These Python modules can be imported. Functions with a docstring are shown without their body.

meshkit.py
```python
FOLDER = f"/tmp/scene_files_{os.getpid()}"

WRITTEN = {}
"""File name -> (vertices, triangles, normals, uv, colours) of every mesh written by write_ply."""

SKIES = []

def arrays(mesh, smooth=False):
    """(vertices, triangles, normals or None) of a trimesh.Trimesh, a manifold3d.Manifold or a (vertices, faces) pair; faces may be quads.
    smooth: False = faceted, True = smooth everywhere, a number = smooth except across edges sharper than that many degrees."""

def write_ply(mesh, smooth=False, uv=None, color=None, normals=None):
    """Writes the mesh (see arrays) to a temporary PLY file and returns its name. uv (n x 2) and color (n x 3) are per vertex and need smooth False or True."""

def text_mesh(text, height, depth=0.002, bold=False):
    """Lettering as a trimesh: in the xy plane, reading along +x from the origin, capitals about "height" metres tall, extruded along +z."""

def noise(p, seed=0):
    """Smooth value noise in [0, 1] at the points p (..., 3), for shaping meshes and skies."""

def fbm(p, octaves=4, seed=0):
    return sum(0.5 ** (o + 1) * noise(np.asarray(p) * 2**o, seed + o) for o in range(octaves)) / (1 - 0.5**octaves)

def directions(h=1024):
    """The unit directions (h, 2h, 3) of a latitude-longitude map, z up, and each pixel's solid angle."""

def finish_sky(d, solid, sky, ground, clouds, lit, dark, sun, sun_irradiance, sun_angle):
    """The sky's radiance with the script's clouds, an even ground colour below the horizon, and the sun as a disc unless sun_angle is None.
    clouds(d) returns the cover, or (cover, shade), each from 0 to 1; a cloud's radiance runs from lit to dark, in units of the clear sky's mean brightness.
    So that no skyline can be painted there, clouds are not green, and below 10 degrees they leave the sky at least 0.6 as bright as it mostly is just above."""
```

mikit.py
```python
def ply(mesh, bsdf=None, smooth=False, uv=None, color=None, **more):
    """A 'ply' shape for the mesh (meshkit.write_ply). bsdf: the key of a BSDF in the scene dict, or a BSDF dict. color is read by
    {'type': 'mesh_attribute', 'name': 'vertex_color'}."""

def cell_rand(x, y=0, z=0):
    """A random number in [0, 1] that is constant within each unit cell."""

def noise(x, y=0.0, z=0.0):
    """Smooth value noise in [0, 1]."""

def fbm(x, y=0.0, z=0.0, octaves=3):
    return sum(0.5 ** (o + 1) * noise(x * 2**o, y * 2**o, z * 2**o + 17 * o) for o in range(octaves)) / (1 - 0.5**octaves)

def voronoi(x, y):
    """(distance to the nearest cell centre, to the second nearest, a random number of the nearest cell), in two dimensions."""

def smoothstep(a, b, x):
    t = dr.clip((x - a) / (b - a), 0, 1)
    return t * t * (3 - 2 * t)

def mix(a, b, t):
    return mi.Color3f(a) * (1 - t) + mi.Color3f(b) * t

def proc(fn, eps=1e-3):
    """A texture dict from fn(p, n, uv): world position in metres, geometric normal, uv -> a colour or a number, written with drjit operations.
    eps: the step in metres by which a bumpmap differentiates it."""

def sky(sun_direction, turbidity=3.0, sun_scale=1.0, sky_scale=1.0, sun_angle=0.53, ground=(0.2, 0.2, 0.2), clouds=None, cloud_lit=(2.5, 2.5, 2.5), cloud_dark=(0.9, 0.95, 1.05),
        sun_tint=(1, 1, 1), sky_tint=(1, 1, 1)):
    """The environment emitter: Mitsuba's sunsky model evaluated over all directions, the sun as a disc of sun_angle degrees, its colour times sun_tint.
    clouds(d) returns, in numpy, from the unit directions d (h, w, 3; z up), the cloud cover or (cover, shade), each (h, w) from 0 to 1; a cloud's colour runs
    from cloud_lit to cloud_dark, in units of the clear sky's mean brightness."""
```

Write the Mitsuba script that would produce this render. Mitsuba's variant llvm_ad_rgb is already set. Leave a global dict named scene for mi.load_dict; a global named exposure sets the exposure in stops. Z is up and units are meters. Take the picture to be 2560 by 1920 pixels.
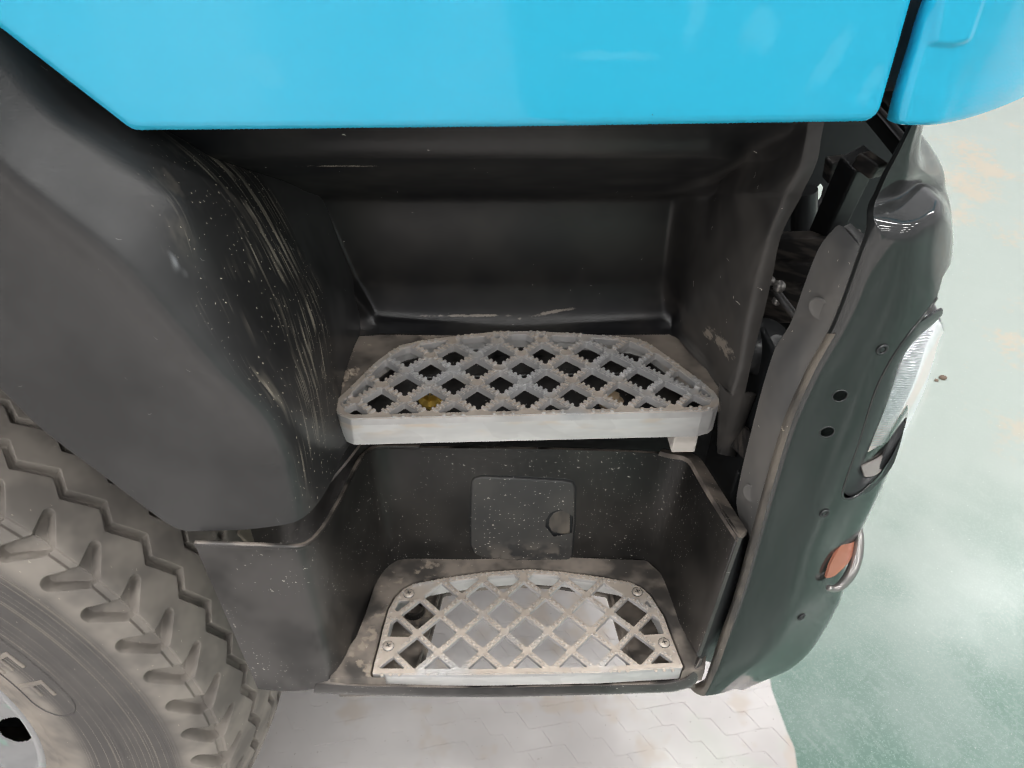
import math, random
import numpy as np
import drjit as dr
import mitsuba as mi
import trimesh
import mikit, meshkit
from mikit import proc, noise, fbm, voronoi, cell_rand, smoothstep, mix, ply
from scipy.interpolate import PchipInterpolator
from scipy.ndimage import gaussian_filter1d
from scipy.spatial import Delaunay
from shapely.geometry import Polygon, LineString, Point, box, MultiPolygon
from shapely.ops import unary_union
from shapely import contains_xy
from shapely.prepared import prep

random.seed(7); np.random.seed(7)
T = mi.ScalarTransform4f
scene, labels = {}, {}

# ---------------------------------------------------------------- camera, light, exposure
EYE = np.array([0.0, 0.0, 1.55]); FWD = np.array([0.04067, 0.77608, -0.62932]); UP = np.array([0.00678, 0.62961, 0.77688])
scene['camera'] = {'type': 'perspective', 'fov': 67.93, 'fov_axis': 'x', 'near_clip': 0.02, 'far_clip': 200.0,
                   'to_world': T().look_at(origin=EYE.tolist(), target=(EYE + FWD).tolist(), up=UP.tolist())}
exposure = 0.45
scene['hall_light'] = {'type': 'constant', 'radiance': {'type': 'rgb', 'value': [0.42, 0.42, 0.43]}}
LAMP = 34.0
lamp_n = 0
for lx in (-5.0, -1.2, 1.8, 5.2):
    for ly in (-8.2, -5.0, -2.2, 0.2, 4.2):
        key = 'ceiling_lamp' + ('' if lamp_n == 0 else '_%03d' % lamp_n)
        lamp_n += 1
        scene[key] = {'type': 'rectangle', 'to_world': T().translate([lx, ly, 4.6]).rotate([1, 0, 0], 180).scale([0.80, 0.13, 1]),
                      'emitter': {'type': 'area', 'radiance': {'type': 'rgb', 'value': [LAMP, LAMP * 0.985, LAMP * 0.96]}}}
        labels[key] = {'label': 'white ceiling lamp, %s from left in the %s row from the back' % (('first', 'second', 'third', 'fourth')[(-5.0, -1.2, 1.8, 5.2).index(lx)], ('first', 'second', 'third', 'fourth', 'fifth')[(-8.2, -5.0, -2.2, 0.2, 4.2).index(ly)]), 'category': 'lamp', 'group': 'ceiling lamps in rows above the workshop'}

# ---------------------------------------------------------------- materials
def two(d): return {'type': 'twosided', 'bsdf': d}
def rgb(*c): return {'type': 'rgb', 'value': list(c)}
def col(f): return proc(f)
def bump(d, fn, scale, eps=4e-4): return {'type': 'bumpmap', 'arbitrary': proc(fn, eps), 'scale': scale, 'bsdf': d}

def specks(u, v, cell, prob, length, width, seed, ang=0.6):
    """small elongated flecks, one at most per cell; 1 inside a fleck"""
    a, b = u / cell, v / cell
    i, j = dr.floor(a), dr.floor(b)
    r = cell_rand(i, j, seed)
    px, py = 0.2 + 0.6 * cell_rand(i, j, seed + 1), 0.2 + 0.6 * cell_rand(i, j, seed + 2)
    th = ang + 1.2 * (cell_rand(i, j, seed + 3) - 0.5)
    sz = 0.35 + 0.9 * cell_rand(i, j, seed + 4) * cell_rand(i, j, seed + 5)
    dx, dy = (a - i - px) * cell, (b - j - py) * cell
    x, y = dx * dr.cos(th) + dy * dr.sin(th), dy * dr.cos(th) - dx * dr.sin(th)
    d = dr.square(x / (length * sz)) + dr.square((y + x * x / (2.2 * length)) / (width * sz))
    return dr.select(r < prob, 1 - smoothstep(0.6, 1.3, d), 0.0)

SMUDGES_AND_SHEEN = [(0.2287, 0.5100, 1.4065) + (0.008, 0.024, -0.35), (0.1771, 0.5100, 1.4242) + (0.013, 0.018, 0.0), (0.1359, 0.5100, 1.4354) + (0.008, 0.022, 0.0), (0.2615, 0.5100, 1.3916) + (0.007, 0.014, -0.3), (0.0856, 0.5100, 1.4075) + (0.03, 0.004, 0.0), (-0.1421, 0.5100, 1.3991) + (0.02, 0.02, 0.0)]  # pale smudges that also paint in hints of soft reflections
def m_blue(p, n, uv):
    k = fbm(p.x * 3, p.y * 3, p.z * 3, 2)
    c = mix((0.015, 0.380, 0.585), (0.018, 0.400, 0.610), k)
    chip = specks(p.x, p.z, 0.045, 0.16, 0.0016, 0.0007, 3, -0.8)
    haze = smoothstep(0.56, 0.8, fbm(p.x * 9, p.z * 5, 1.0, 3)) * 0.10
    for (qx, qy, qz, ax, az, tilt) in SMUDGES_AND_SHEEN:
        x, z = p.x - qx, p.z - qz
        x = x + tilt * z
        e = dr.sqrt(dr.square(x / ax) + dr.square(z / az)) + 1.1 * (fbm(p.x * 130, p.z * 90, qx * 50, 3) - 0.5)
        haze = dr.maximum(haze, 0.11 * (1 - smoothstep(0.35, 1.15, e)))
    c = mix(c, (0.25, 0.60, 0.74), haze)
    return mix(c, (0.03, 0.05, 0.06), chip * smoothstep(0.05, 0.12, p.x))
scene['blue_paint'] = two({'type': 'principled', 'base_color': col(m_blue), 'roughness': 0.06, 'specular': 0.45, 'clearcoat': 0.5, 'clearcoat_gloss': 0.95})

def grain(p, n, uv): return noise(p.x * 900, p.y * 900, p.z * 900)

def dirt(p, f=1.0): return fbm(p.x * 14 * f, p.y * 14 * f, p.z * 9 * f, 4)

def m_arch(p, n, uv):
    d = dirt(p)
    c = mix((0.0195, 0.0195, 0.020), (0.034, 0.0335, 0.034), smoothstep(0.3, 0.7, d))
    # scuffed band where boots rub: streaks that run down along the panel
    q = uv.x + 0.012 * (fbm(uv.y * 7, uv.x * 4, 3.0, 2) - 0.5) + 0.10 * (uv.y - 0.30)
    wide = smoothstep(0.205, 0.245, q + 0.03 * (fbm(uv.y * 16, 2.0, 2.0, 2) - 0.5)) * (1 - smoothstep(0.37, 0.40, q)) * smoothstep(0.12, 0.20, uv.y)
    c = mix(c, (0.016, 0.0155, 0.0155), wide * 0.75)
    s1 = smoothstep(0.56, 0.78, noise(q * 300, uv.y * 18, 1.0)) * smoothstep(0.35, 0.75, fbm(q * 60, uv.y * 9, 5.0, 3))
    s2 = smoothstep(0.62, 0.84, noise(q * 650, uv.y * 22, 9.0)) * smoothstep(0.4, 0.8, fbm(q * 90, uv.y * 30, 2.0, 3))
    brk = smoothstep(0.33, 0.60, fbm(p.x * 24, p.y * 24, p.z * 13, 3)) * smoothstep(0.98, 1.06, p.z)
    c = mix(c, (0.25, 0.22, 0.18), dr.clip(wide * brk * (0.9 * s1 + 0.8 * s2), 0, 1))
    patch = smoothstep(0.48, 0.74, fbm(p.x * 70, p.y * 70, p.z * 26, 4)) * smoothstep(0.5, 0.7, fbm(p.x * 9, p.y * 9, p.z * 6 + 4, 2)) * wide
    c = mix(c, (0.24, 0.205, 0.17), patch * 0.8)
    c = mix(c, (0.55, 0.48, 0.38), wide * specks(uv.x, uv.y, 0.007, 0.34, 0.0012, 0.0006, 11, 1.4))
    chalk = smoothstep(0.62, 0.8, fbm(p.x * 60, p.y * 60, p.z * 22, 3)) * smoothstep(0.02, 0.005, dr.abs(uv.x - 0.222 - 0.01 * uv.y)) * smoothstep(0.16, 0.2, uv.y) * (1 - smoothstep(0.24, 0.28, uv.y))
    c = mix(c, (0.40, 0.41, 0.43), chalk)
    c = mix(c, (0.16, 0.155, 0.15), 0.6 * specks(uv.x, uv.y, 0.035, 0.12, 0.006, 0.0005, 31, 1.0))
    return c
scene['arch_plastic'] = two(bump({'type': 'principled', 'base_color': col(m_arch), 'roughness': 0.36, 'specular': 0.45}, grain, 0.00012))

CHIPS = [(0.2672, 0.6900, 1.0402) + (0.004, 0.012, 0.0), (0.2738, 0.6600, 1.0469) + (0.005, 0.012, 0.0), (0.0881, 0.8030, 1.0122) + (0.035, 0.0026, -0.18), (-0.0109, 0.8030, 1.0089) + (0.06, 0.0016, 0.0), (-0.1213, 0.6400, 1.2809) + (0.03, 0.002, 0.0)]
def m_well(p, n, uv):
    d = dirt(p)
    c = mix((0.009, 0.009, 0.010), (0.020, 0.019, 0.018), smoothstep(0.35, 0.75, d))
    low = smoothstep(1.10, 1.0, p.z) * smoothstep(0.35, 0.7, fbm(p.x * 30, p.y * 30, p.z * 30, 3))
    c = mix(c, (0.11, 0.095, 0.085), low * 0.5 * smoothstep(0.12, 0.25, dr.abs(p.x - 0.05)))
    c = mix(c, (0.072, 0.068, 0.064), smoothstep(0.19, 0.23, p.x - 0.25 * (0.75 - p.y)) * (0.35 + 0.4 * smoothstep(0.3, 0.7, d)) * smoothstep(0.80, 0.74, p.y))
    for (qx, qy, qz, ax, az, tilt) in CHIPS:
        e = dr.sqrt(dr.square((p.x - qx) / ax) + dr.square((p.z - qz + tilt * (p.x - qx)) / az)) + 1.6 * (fbm(p.x * 200, p.y * 200, p.z * 200, 3) - 0.5)
        c = mix(c, (0.27, 0.235, 0.20), 0.8 * (1 - smoothstep(0.4, 1.0, e)) * smoothstep(0.09, 0.05, dr.abs(p.y - qy)))
    s = specks(p.x, p.z, 0.012, 0.025, 0.0014, 0.0006, 5, 0.2) + specks(p.y, p.z, 0.016, 0.10, 0.004, 0.0005, 8, 1.5) * smoothstep(0.2, 0.24, p.x)
    return mix(c, (0.45, 0.42, 0.38), dr.clip(s, 0, 1) * 0.75)
scene['well_plastic'] = two(bump({'type': 'principled', 'base_color': col(m_well), 'roughness': 0.27, 'specular': 0.36}, grain, 0.00010))

def m_ledge(p, n, uv):
    d = fbm(p.x * 26, p.y * 34, p.z * 10, 4)
    c = mix((0.055, 0.049, 0.044), (0.23, 0.195, 0.165), smoothstep(0.30, 0.72, d))
    c = mix(c, (0.36, 0.30, 0.24), smoothstep(0.62, 0.8, fbm(p.x * 80, p.y * 90, 2.0, 4)) * smoothstep(0.02, -0.10, p.x) * 0.7)
    return mix(c, (0.5, 0.45, 0.38), specks(p.x, p.y, 0.010, 0.15, 0.0011, 0.0007, 15) * 0.7)
scene['ledge_plastic'] = two(bump({'type': 'principled', 'base_color': col(m_ledge), 'roughness': 0.6, 'specular': 0.45}, grain, 0.00012))

def m_tray(p, n, uv):
    d = dirt(p)
    c = mix((0.011, 0.0105, 0.010), (0.026, 0.024, 0.022), smoothstep(0.35, 0.75, d))
    front = smoothstep(0.52, 0.49, p.y)
    c = mix(c, (0.052, 0.048, 0.046), front * smoothstep(0.25, 0.6, d))
    up = dr.clip(n.z, 0, 1)
    c = mix(c, (0.20, 0.17, 0.145), smoothstep(0.5, 0.95, up) * smoothstep(0.3, 0.65, fbm(p.x * 40, p.y * 40, p.z * 40, 3)) * 0.7)
    rub = smoothstep(0.705, 0.73, p.z) * 0
    s = specks(uv.x, uv.y, 0.0085, 0.22, 0.0013, 0.0006, 21, 0.9) + specks(uv.x + 0.003, uv.y, 0.013, 0.20, 0.0022, 0.0007, 25, 0.4) + 0.7 * specks(uv.x, uv.y + 0.002, 0.005, 0.25, 0.0008, 0.0004, 28, 0.2)
    return mix(c, (0.62, 0.58, 0.52), dr.clip(s, 0, 1) * 0.85 * smoothstep(0.40, 0.56, fbm(uv.x * 13, uv.y * 11, 3.0, 3)))
scene['tray_plastic'] = two(bump({'type': 'principled', 'base_color': col(m_tray), 'roughness': 0.30, 'specular': 0.33}, grain, 0.00010))

def m_flap(p, n, uv):
    c = mix((0.030, 0.030, 0.030), (0.048, 0.046, 0.043), smoothstep(0.35, 0.7, dirt(p)))
    s = specks(p.x, p.z, 0.0065, 0.45, 0.0013, 0.0006, 41, 0.1)
    c = mix(c, (0.22, 0.19, 0.16), 0.5 * smoothstep(0.5, 0.75, fbm(p.x * 60, p.z * 60, 1.0, 3)) * smoothstep(0.745, 0.70, p.z))
    return mix(c, (0.66, 0.61, 0.54), s * 0.9)
scene['flap_plastic'] = two(bump({'type': 'principled', 'base_color': col(m_flap), 'roughness': 0.42, 'specular': 0.5}, grain, 0.0001))

def m_grey(p, n, uv):
    c = mix((0.085, 0.084, 0.083), (0.125, 0.118, 0.110), smoothstep(0.3, 0.7, dirt(p, 1.4)))
    return mix(c, (0.42, 0.38, 0.32), 0.8 * specks(p.x + p.y, p.z, 0.012, 0.18, 0.0016, 0.0006, 51, 0.9))
scene['grey_plastic'] = two(bump({'type': 'principled', 'base_color': col(m_grey), 'roughness': 0.6, 'specular': 0.4}, lambda p, n, uv: noise(p.x * 420, p.y * 420, p.z * 420), 0.00025))

scene['pale_grey_plastic'] = two({'type': 'principled', 'base_color': rgb(0.22, 0.20, 0.19), 'roughness': 0.25, 'specular': 0.6})
def m_lip(p, n, uv):
    c = mix((0.045, 0.041, 0.037), (0.11, 0.095, 0.078), smoothstep(0.3, 0.7, fbm(p.x * 50, p.y * 50, p.z * 16, 4)))
    return mix(c, (0.45, 0.4, 0.32), 0.7 * specks(p.x, p.z, 0.01, 0.14, 0.0016, 0.0006, 53, 0.9))
scene['lip_plastic'] = two(bump({'type': 'principled', 'base_color': col(m_lip), 'roughness': 0.55, 'specular': 0.45}, lambda p, n, uv: noise(p.x * 420, p.y * 420, p.z * 420), 0.0002))

scene['gloss_black'] = two({'type': 'principled', 'base_color': rgb(0.015, 0.016, 0.016), 'roughness': 0.065, 'specular': 0.55, 'clearcoat': 0.6, 'clearcoat_gloss': 0.96})
scene['satin_black'] = two({'type': 'principled', 'base_color': rgb(0.02, 0.021, 0.022), 'roughness': 0.3, 'specular': 0.5})

def m_alu(p, n, uv):
    d = fbm(p.x * 30, p.y * 30, p.z * 30, 4)
    c = mix((0.36, 0.36, 0.365), (0.47, 0.47, 0.475), smoothstep(0.3, 0.7, d))
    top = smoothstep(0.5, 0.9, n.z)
    mud = smoothstep(0.34, 0.64, fbm(p.x * 20 + 4, p.y * 24, p.z * 22, 4) + 0.16 * smoothstep(0.74, 0.62, p.y))
    c = mix(c, (0.58, 0.49, 0.40), mud * (0.15 + 0.65 * top))
    c = mix(c, (0.60, 0.59, 0.57), top * (1 - mud) * 0.6)  # tops lightened to paint in their contrast with the bar sides
    # machined outer band; its bright contrast to the shaded hole walls is painted in
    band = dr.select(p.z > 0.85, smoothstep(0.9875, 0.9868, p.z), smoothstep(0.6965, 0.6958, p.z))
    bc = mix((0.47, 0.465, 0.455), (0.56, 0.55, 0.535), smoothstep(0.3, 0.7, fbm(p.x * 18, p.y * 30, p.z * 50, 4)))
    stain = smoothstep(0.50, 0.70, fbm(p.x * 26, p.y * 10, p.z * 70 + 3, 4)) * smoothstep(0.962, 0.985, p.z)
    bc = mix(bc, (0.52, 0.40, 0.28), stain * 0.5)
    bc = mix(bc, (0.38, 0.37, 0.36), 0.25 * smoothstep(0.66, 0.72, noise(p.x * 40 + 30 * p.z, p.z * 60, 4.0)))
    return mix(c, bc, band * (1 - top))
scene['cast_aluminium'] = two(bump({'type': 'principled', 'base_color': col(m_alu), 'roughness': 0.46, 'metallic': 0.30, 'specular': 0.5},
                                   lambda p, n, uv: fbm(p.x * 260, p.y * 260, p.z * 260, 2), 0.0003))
scene['zinc_yellow'] = two({'type': 'principled', 'base_color': rgb(0.72, 0.48, 0.10), 'roughness': 0.3, 'metallic': 0.8})
scene['zinc_pale'] = two({'type': 'principled', 'base_color': rgb(0.55, 0.42, 0.28), 'roughness': 0.4, 'metallic': 0.6})
scene['steel'] = two({'type': 'principled', 'base_color': rgb(0.22, 0.21, 0.20), 'roughness': 0.35, 'metallic': 0.7})
scene['pale_paint'] = two({'type': 'principled', 'base_color': rgb(0.62, 0.58, 0.53), 'roughness': 0.5})
scene['deep_black'] = two({'type': 'principled', 'base_color': rgb(0.010, 0.011, 0.012), 'roughness': 0.5, 'specular': 0.4})
scene['pocket_black'] = two(bump({'type': 'principled', 'base_color': proc(lambda p, n, uv: mix(mix((0.012, 0.012, 0.012), (0.03, 0.027, 0.024), fbm(p.x * 30, p.y * 30, p.z * 30, 3)), (0.5, 0.47, 0.42), specks(p.x, p.y, 0.010, 0.12, 0.001, 0.0006, 61))), 'roughness': 0.3}, grain, 0.0001))
scene['chassis_brown'] = two({'type': 'principled', 'base_color': proc(lambda p, n, uv: mix((0.018, 0.017, 0.017), (0.07, 0.06, 0.052), smoothstep(0.4, 0.75, fbm(p.x * 40, p.y * 40, p.z * 120, 3)))), 'roughness': 0.5})
scene['dusty_beige'] = two({'type': 'principled', 'base_color': rgb(0.17, 0.145, 0.115), 'roughness': 0.8})
scene['chrome'] = two({'type': 'principled', 'base_color': rgb(0.80, 0.80, 0.82), 'roughness': 0.12, 'metallic': 1.0})
scene['reflector'] = two(bump({'type': 'principled', 'base_color': proc(lambda p, n, uv: mix((0.80, 0.82, 0.84), (0.86, 0.74, 0.70), smoothstep(0.5, 0.8, noise(p.x * 30, p.y * 10, p.z * 22)))), 'roughness': 0.25, 'metallic': 0.15}, lambda p, n, uv: dr.sin(p.z * 1800), 0.0004))
scene['dark_chrome'] = two({'type': 'principled', 'base_color': rgb(0.26, 0.25, 0.24), 'roughness': 0.2, 'metallic': 0.7, 'specular': 0.7})
scene['clear_lens'] = {'type': 'thindielectric', 'int_ior': 1.5}
scene['orange_lens'] = two({'type': 'principled', 'base_color': proc(lambda p, n, uv: mix((0.28, 0.095, 0.055), (0.36, 0.15, 0.10), noise(p.x * 60, p.y * 60, p.z * 40))), 'roughness': 0.2, 'clearcoat': 0.5})

def m_rubber(p, n, uv):
    d = fbm(p.x * 18, p.y * 18, p.z * 18, 4)
    c = mix((0.140, 0.126, 0.113), (0.235, 0.210, 0.184), smoothstep(0.3, 0.7, d))
    # uv.x: 0 at the bead, rising over the side wall to the tread; the worn wall is darker than the dusty tread
    wall = smoothstep(0.075, 0.105, uv.x) * (1 - smoothstep(0.205, 0.235, uv.x))
    c = mix(c, (0.062, 0.058, 0.057), wall * 0.85)
    inner = 1 - smoothstep(0.05, 0.08, uv.x)
    c = mix(c, (0.24, 0.205, 0.17), inner * 0.4 * smoothstep(0.3, 0.6, d))
    fine = noise(uv.x * 900, uv.y * 3, 2.0)
    c = mix(c, (0.22, 0.19, 0.155), wall * smoothstep(0.72, 0.9, fine) * 0.5)
    return mix(c, (0.42, 0.37, 0.30), 0.5 * specks(uv.x, uv.y, 0.016, 0.14, 0.0022, 0.0008, 71, 1.5))
scene['dusty_rubber'] = two(bump({'type': 'principled', 'base_color': col(m_rubber), 'roughness': 0.72, 'specular': 0.35}, lambda p, n, uv: fbm(p.x * 300, p.y * 300, p.z * 300, 2), 0.0003))
scene['rubber_edge'] = two({'type': 'principled', 'base_color': rgb(0.26, 0.215, 0.165), 'roughness': 0.8})
scene['rim_paint'] = two({'type': 'principled', 'base_color': proc(lambda p, n, uv: mix((0.25, 0.247, 0.247), (0.20, 0.37, 0.30), 0.6 * smoothstep(0.6, 0.85, fbm(p.x * 40, p.y * 40, p.z * 40, 3)))), 'roughness': 0.3, 'clearcoat': 0.3})

EDGE = 0.633
def m_floor(p, n, uv):
    w = fbm(p.x * 5, p.y * 5, 0.0, 4)
    f = fbm(p.x * 60, p.y * 60, 1.0, 3)
    pale = mix((0.50, 0.475, 0.462), (0.61, 0.585, 0.57), smoothstep(0.3, 0.7, w))
    pale = mix(pale, (0.49, 0.52, 0.46), smoothstep(0.25, 0.60, p.x) * smoothstep(0.45, 0.65, fbm(p.x * 9, p.y * 9, 4.0, 3)) * 0.7)
    pale = mix(pale, (0.50, 0.43, 0.36), smoothstep(0.62, 0.78, fbm(p.x * 11, p.y * 11, 7.0, 4)) * 0.55)
    pale = mix(pale, (0.42, 0.39, 0.37), smoothstep(-0.28, -0.6, p.x) * 0.5)
    diag = noise((p.x + p.y * 0.7) * 26, (p.x - p.y) * 5, 2.0)
    g = mix((0.120, 0.205, 0.168), (0.200, 0.268, 0.240), smoothstep(0.25, 0.8, w))
    g = mix(g, (0.20, 0.28, 0.245), 0.3 * smoothstep(0.5, 0.8, diag) * smoothstep(0.35, 0.7, f))
    g = mix(g, (0.24, 0.31, 0.28), 0.40 * smoothstep(0.52, 0.75, noise(p.x * 240, p.y * 240, 5.0)))
    g = mix(g, (0.33, 0.40, 0.37), 0.5 * smoothstep(0.80, 0.9, noise(p.x * 620, p.y * 620, 8.0)))
    g = mix(g, (0.27, 0.325, 0.30), 0.30 * smoothstep(0.70, 0.84, noise((p.x + 0.55 * p.y) * 90, (p.x - p.y) * 4, 6.0)) * smoothstep(0.4, 0.6, f))
    # distant floor paled by painted glare of the bright hall, and dried mud
    far = smoothstep(0.95, 1.7, p.y + 0.3 * w)
    g = mix(g, (0.40, 0.445, 0.41), far * 0.85)
    mud = smoothstep(0.54, 0.72, fbm(p.x * 4.2 + 3, p.y * 4.2, 9.0, 4) * 0.7 + 0.3 * f)
    g = mix(g, (0.55, 0.40, 0.27), mud * 0.45 * smoothstep(1.4, 1.8, p.y))
    px = dr.select(p.y > 0.45 + 0.01 * noise(p.x * 20, p.y * 20, 1.0), p.x, p.x + 0.40)
    grit = specks(p.x, p.y, 0.045, 0.35, 0.0028, 0.0018, 81) + 0.6 * specks(p.x + 0.01, p.y, 0.022, 0.30, 0.0014, 0.0010, 87)
    edge = smoothstep(EDGE - 0.003, EDGE + 0.003, px + 0.010 * (noise(p.x * 20, p.y * 25, 3.0) - 0.5))
    pale = mix(pale, (0.30, 0.27, 0.24), grit * 0.45)
    g = mix(g, (0.52, 0.55, 0.52), grit * 0.5)
    return mix(pale, g, edge)
def m_floor_rough(p, n, uv): return 0.22 + 0.06 * fbm(p.x * 24, p.y * 24, 2.0, 3)
scene['floor_paint'] = two(bump({'type': 'principled', 'base_color': col(m_floor), 'roughness': col(m_floor_rough), 'specular': 0.5},
                                lambda p, n, uv: fbm(p.x * 30, p.y * 30, 0.0, 2), 0.00016))
scene['mud'] = two({'type': 'principled', 'base_color': proc(lambda p, n, uv: mix((0.16, 0.13, 0.105), (0.42, 0.35, 0.28), noise(p.x * 150, p.y * 150, p.z * 150))), 'roughness': 0.9})
scene['stone'] = two({'type': 'principled', 'base_color': rgb(0.17, 0.13, 0.10), 'roughness': 0.9})

# ---------------------------------------------------------------- mesh helpers
used = {}
def name(base):
    k = used.get(base, -1) + 1
    used[base] = k
    return base if k == 0 else '%s_%03d' % (base, k)

def put(key, mesh, bsdf, smooth=False, uv=None, label=None, kind=None):
    key = name(key)
    scene[key] = ply(mesh, bsdf, smooth, uv=uv)
    if label: labels.setdefault(key, {})['label'] = label
    if kind: labels.setdefault(key, {})['kind'] = kind
    return key

def axis_resample(P, n, axis):
    P = np.moveaxis(P, axis, 0)
    d = np.linalg.norm(np.diff(P, axis=0), axis=-1).reshape(len(P) - 1, -1).mean(1)
    t = np.r_[0, np.cumsum(np.maximum(d, 1e-5))]
    out = PchipInterpolator(t, P, axis=0)(np.linspace(0, t[-1], n))
    return np.moveaxis(out, 0, axis)

def soften(G, sig, axis):
    if sig <= 0: return G
    G = np.moveaxis(G, axis, 0)
    k = min(int(4 * sig) + 1, len(G) - 1)
    pad = np.pad(G, [(k, k), (0, 0), (0, 0)], mode='reflect', reflect_type='odd')
    out = gaussian_filter1d(pad, sig, axis=0)[k:-k]
    return np.moveaxis(out, 0, axis)

def grid(rows, nv, nu, sv=0.0, su=0.0):
    G = axis_resample(axis_resample(np.array(rows, float), nv, 0), nu, 1)
    return soften(soften(G, sv, 0), su, 1)

def grid_uv(G):
    u = np.r_[0, np.cumsum(np.linalg.norm(np.diff(G, axis=1), axis=2).mean(0))]
    v = np.r_[0, np.cumsum(np.linalg.norm(np.diff(G, axis=0), axis=2).mean(1))]
    return np.stack(np.meshgrid(u, v), -1)

def normals(G):
    n = np.cross(np.gradient(G, axis=1), np.gradient(G, axis=0))
    return n / np.maximum(np.linalg.norm(n, axis=2, keepdims=True), 1e-12)

def slab(G, th, keep=None):
    """a grid of points as a plate: front (towards the viewer's side), back th behind, closed rims. Returns mesh, uv."""
    N = normals(G)
    if (N * (EYE - G)).sum() < 0: N = -N
    nv, nu = G.shape[:2]
    idx = np.arange(nv * nu).reshape(nv, nu)
    q = np.stack([idx[:-1, :-1], idx[:-1, 1:], idx[1:, 1:], idx[1:, :-1]], -1).reshape(-1, 4)
    if keep is not None:
        c = G.reshape(-1, 3)[q].mean(1)
        q = q[keep(c)]
    f = np.vstack([q[:, [0, 1, 2]], q[:, [0, 2, 3]]])
    v = G.reshape(-1, 3)
    fn = np.cross(v[f[0, 1]] - v[f[0, 0]], v[f[0, 2]] - v[f[0, 0]])
    if fn @ N.reshape(-1, 3)[f[0, 0]] < 0: f = f[:, ::-1]
    UV = grid_uv(G).reshape(-1, 2)
    V, Fs, U = [v], [f], [UV]
    if th > 0:
        b = v - N.reshape(-1, 3) * th
        V.append(b); Fs.append(f[:, ::-1] + len(v)); U.append(UV)
        at = 2 * len(v)
        for line in (idx[0], idx[-1], idx[:, 0], idx[:, -1]):
            m = len(line)
            V += [v[line], b[line]]; U += [UV[line], UV[line]]
            i = np.arange(m - 1)
            s = np.vstack([np.stack([i, i + 1, i + 1 + m], 1), np.stack([i, i + 1 + m, i + m], 1)])
            Fs.append(s + at); at += 2 * m
    m = trimesh.Trimesh(np.vstack(V), np.vstack(Fs), process=False)
    return m, np.vstack(U)

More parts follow.
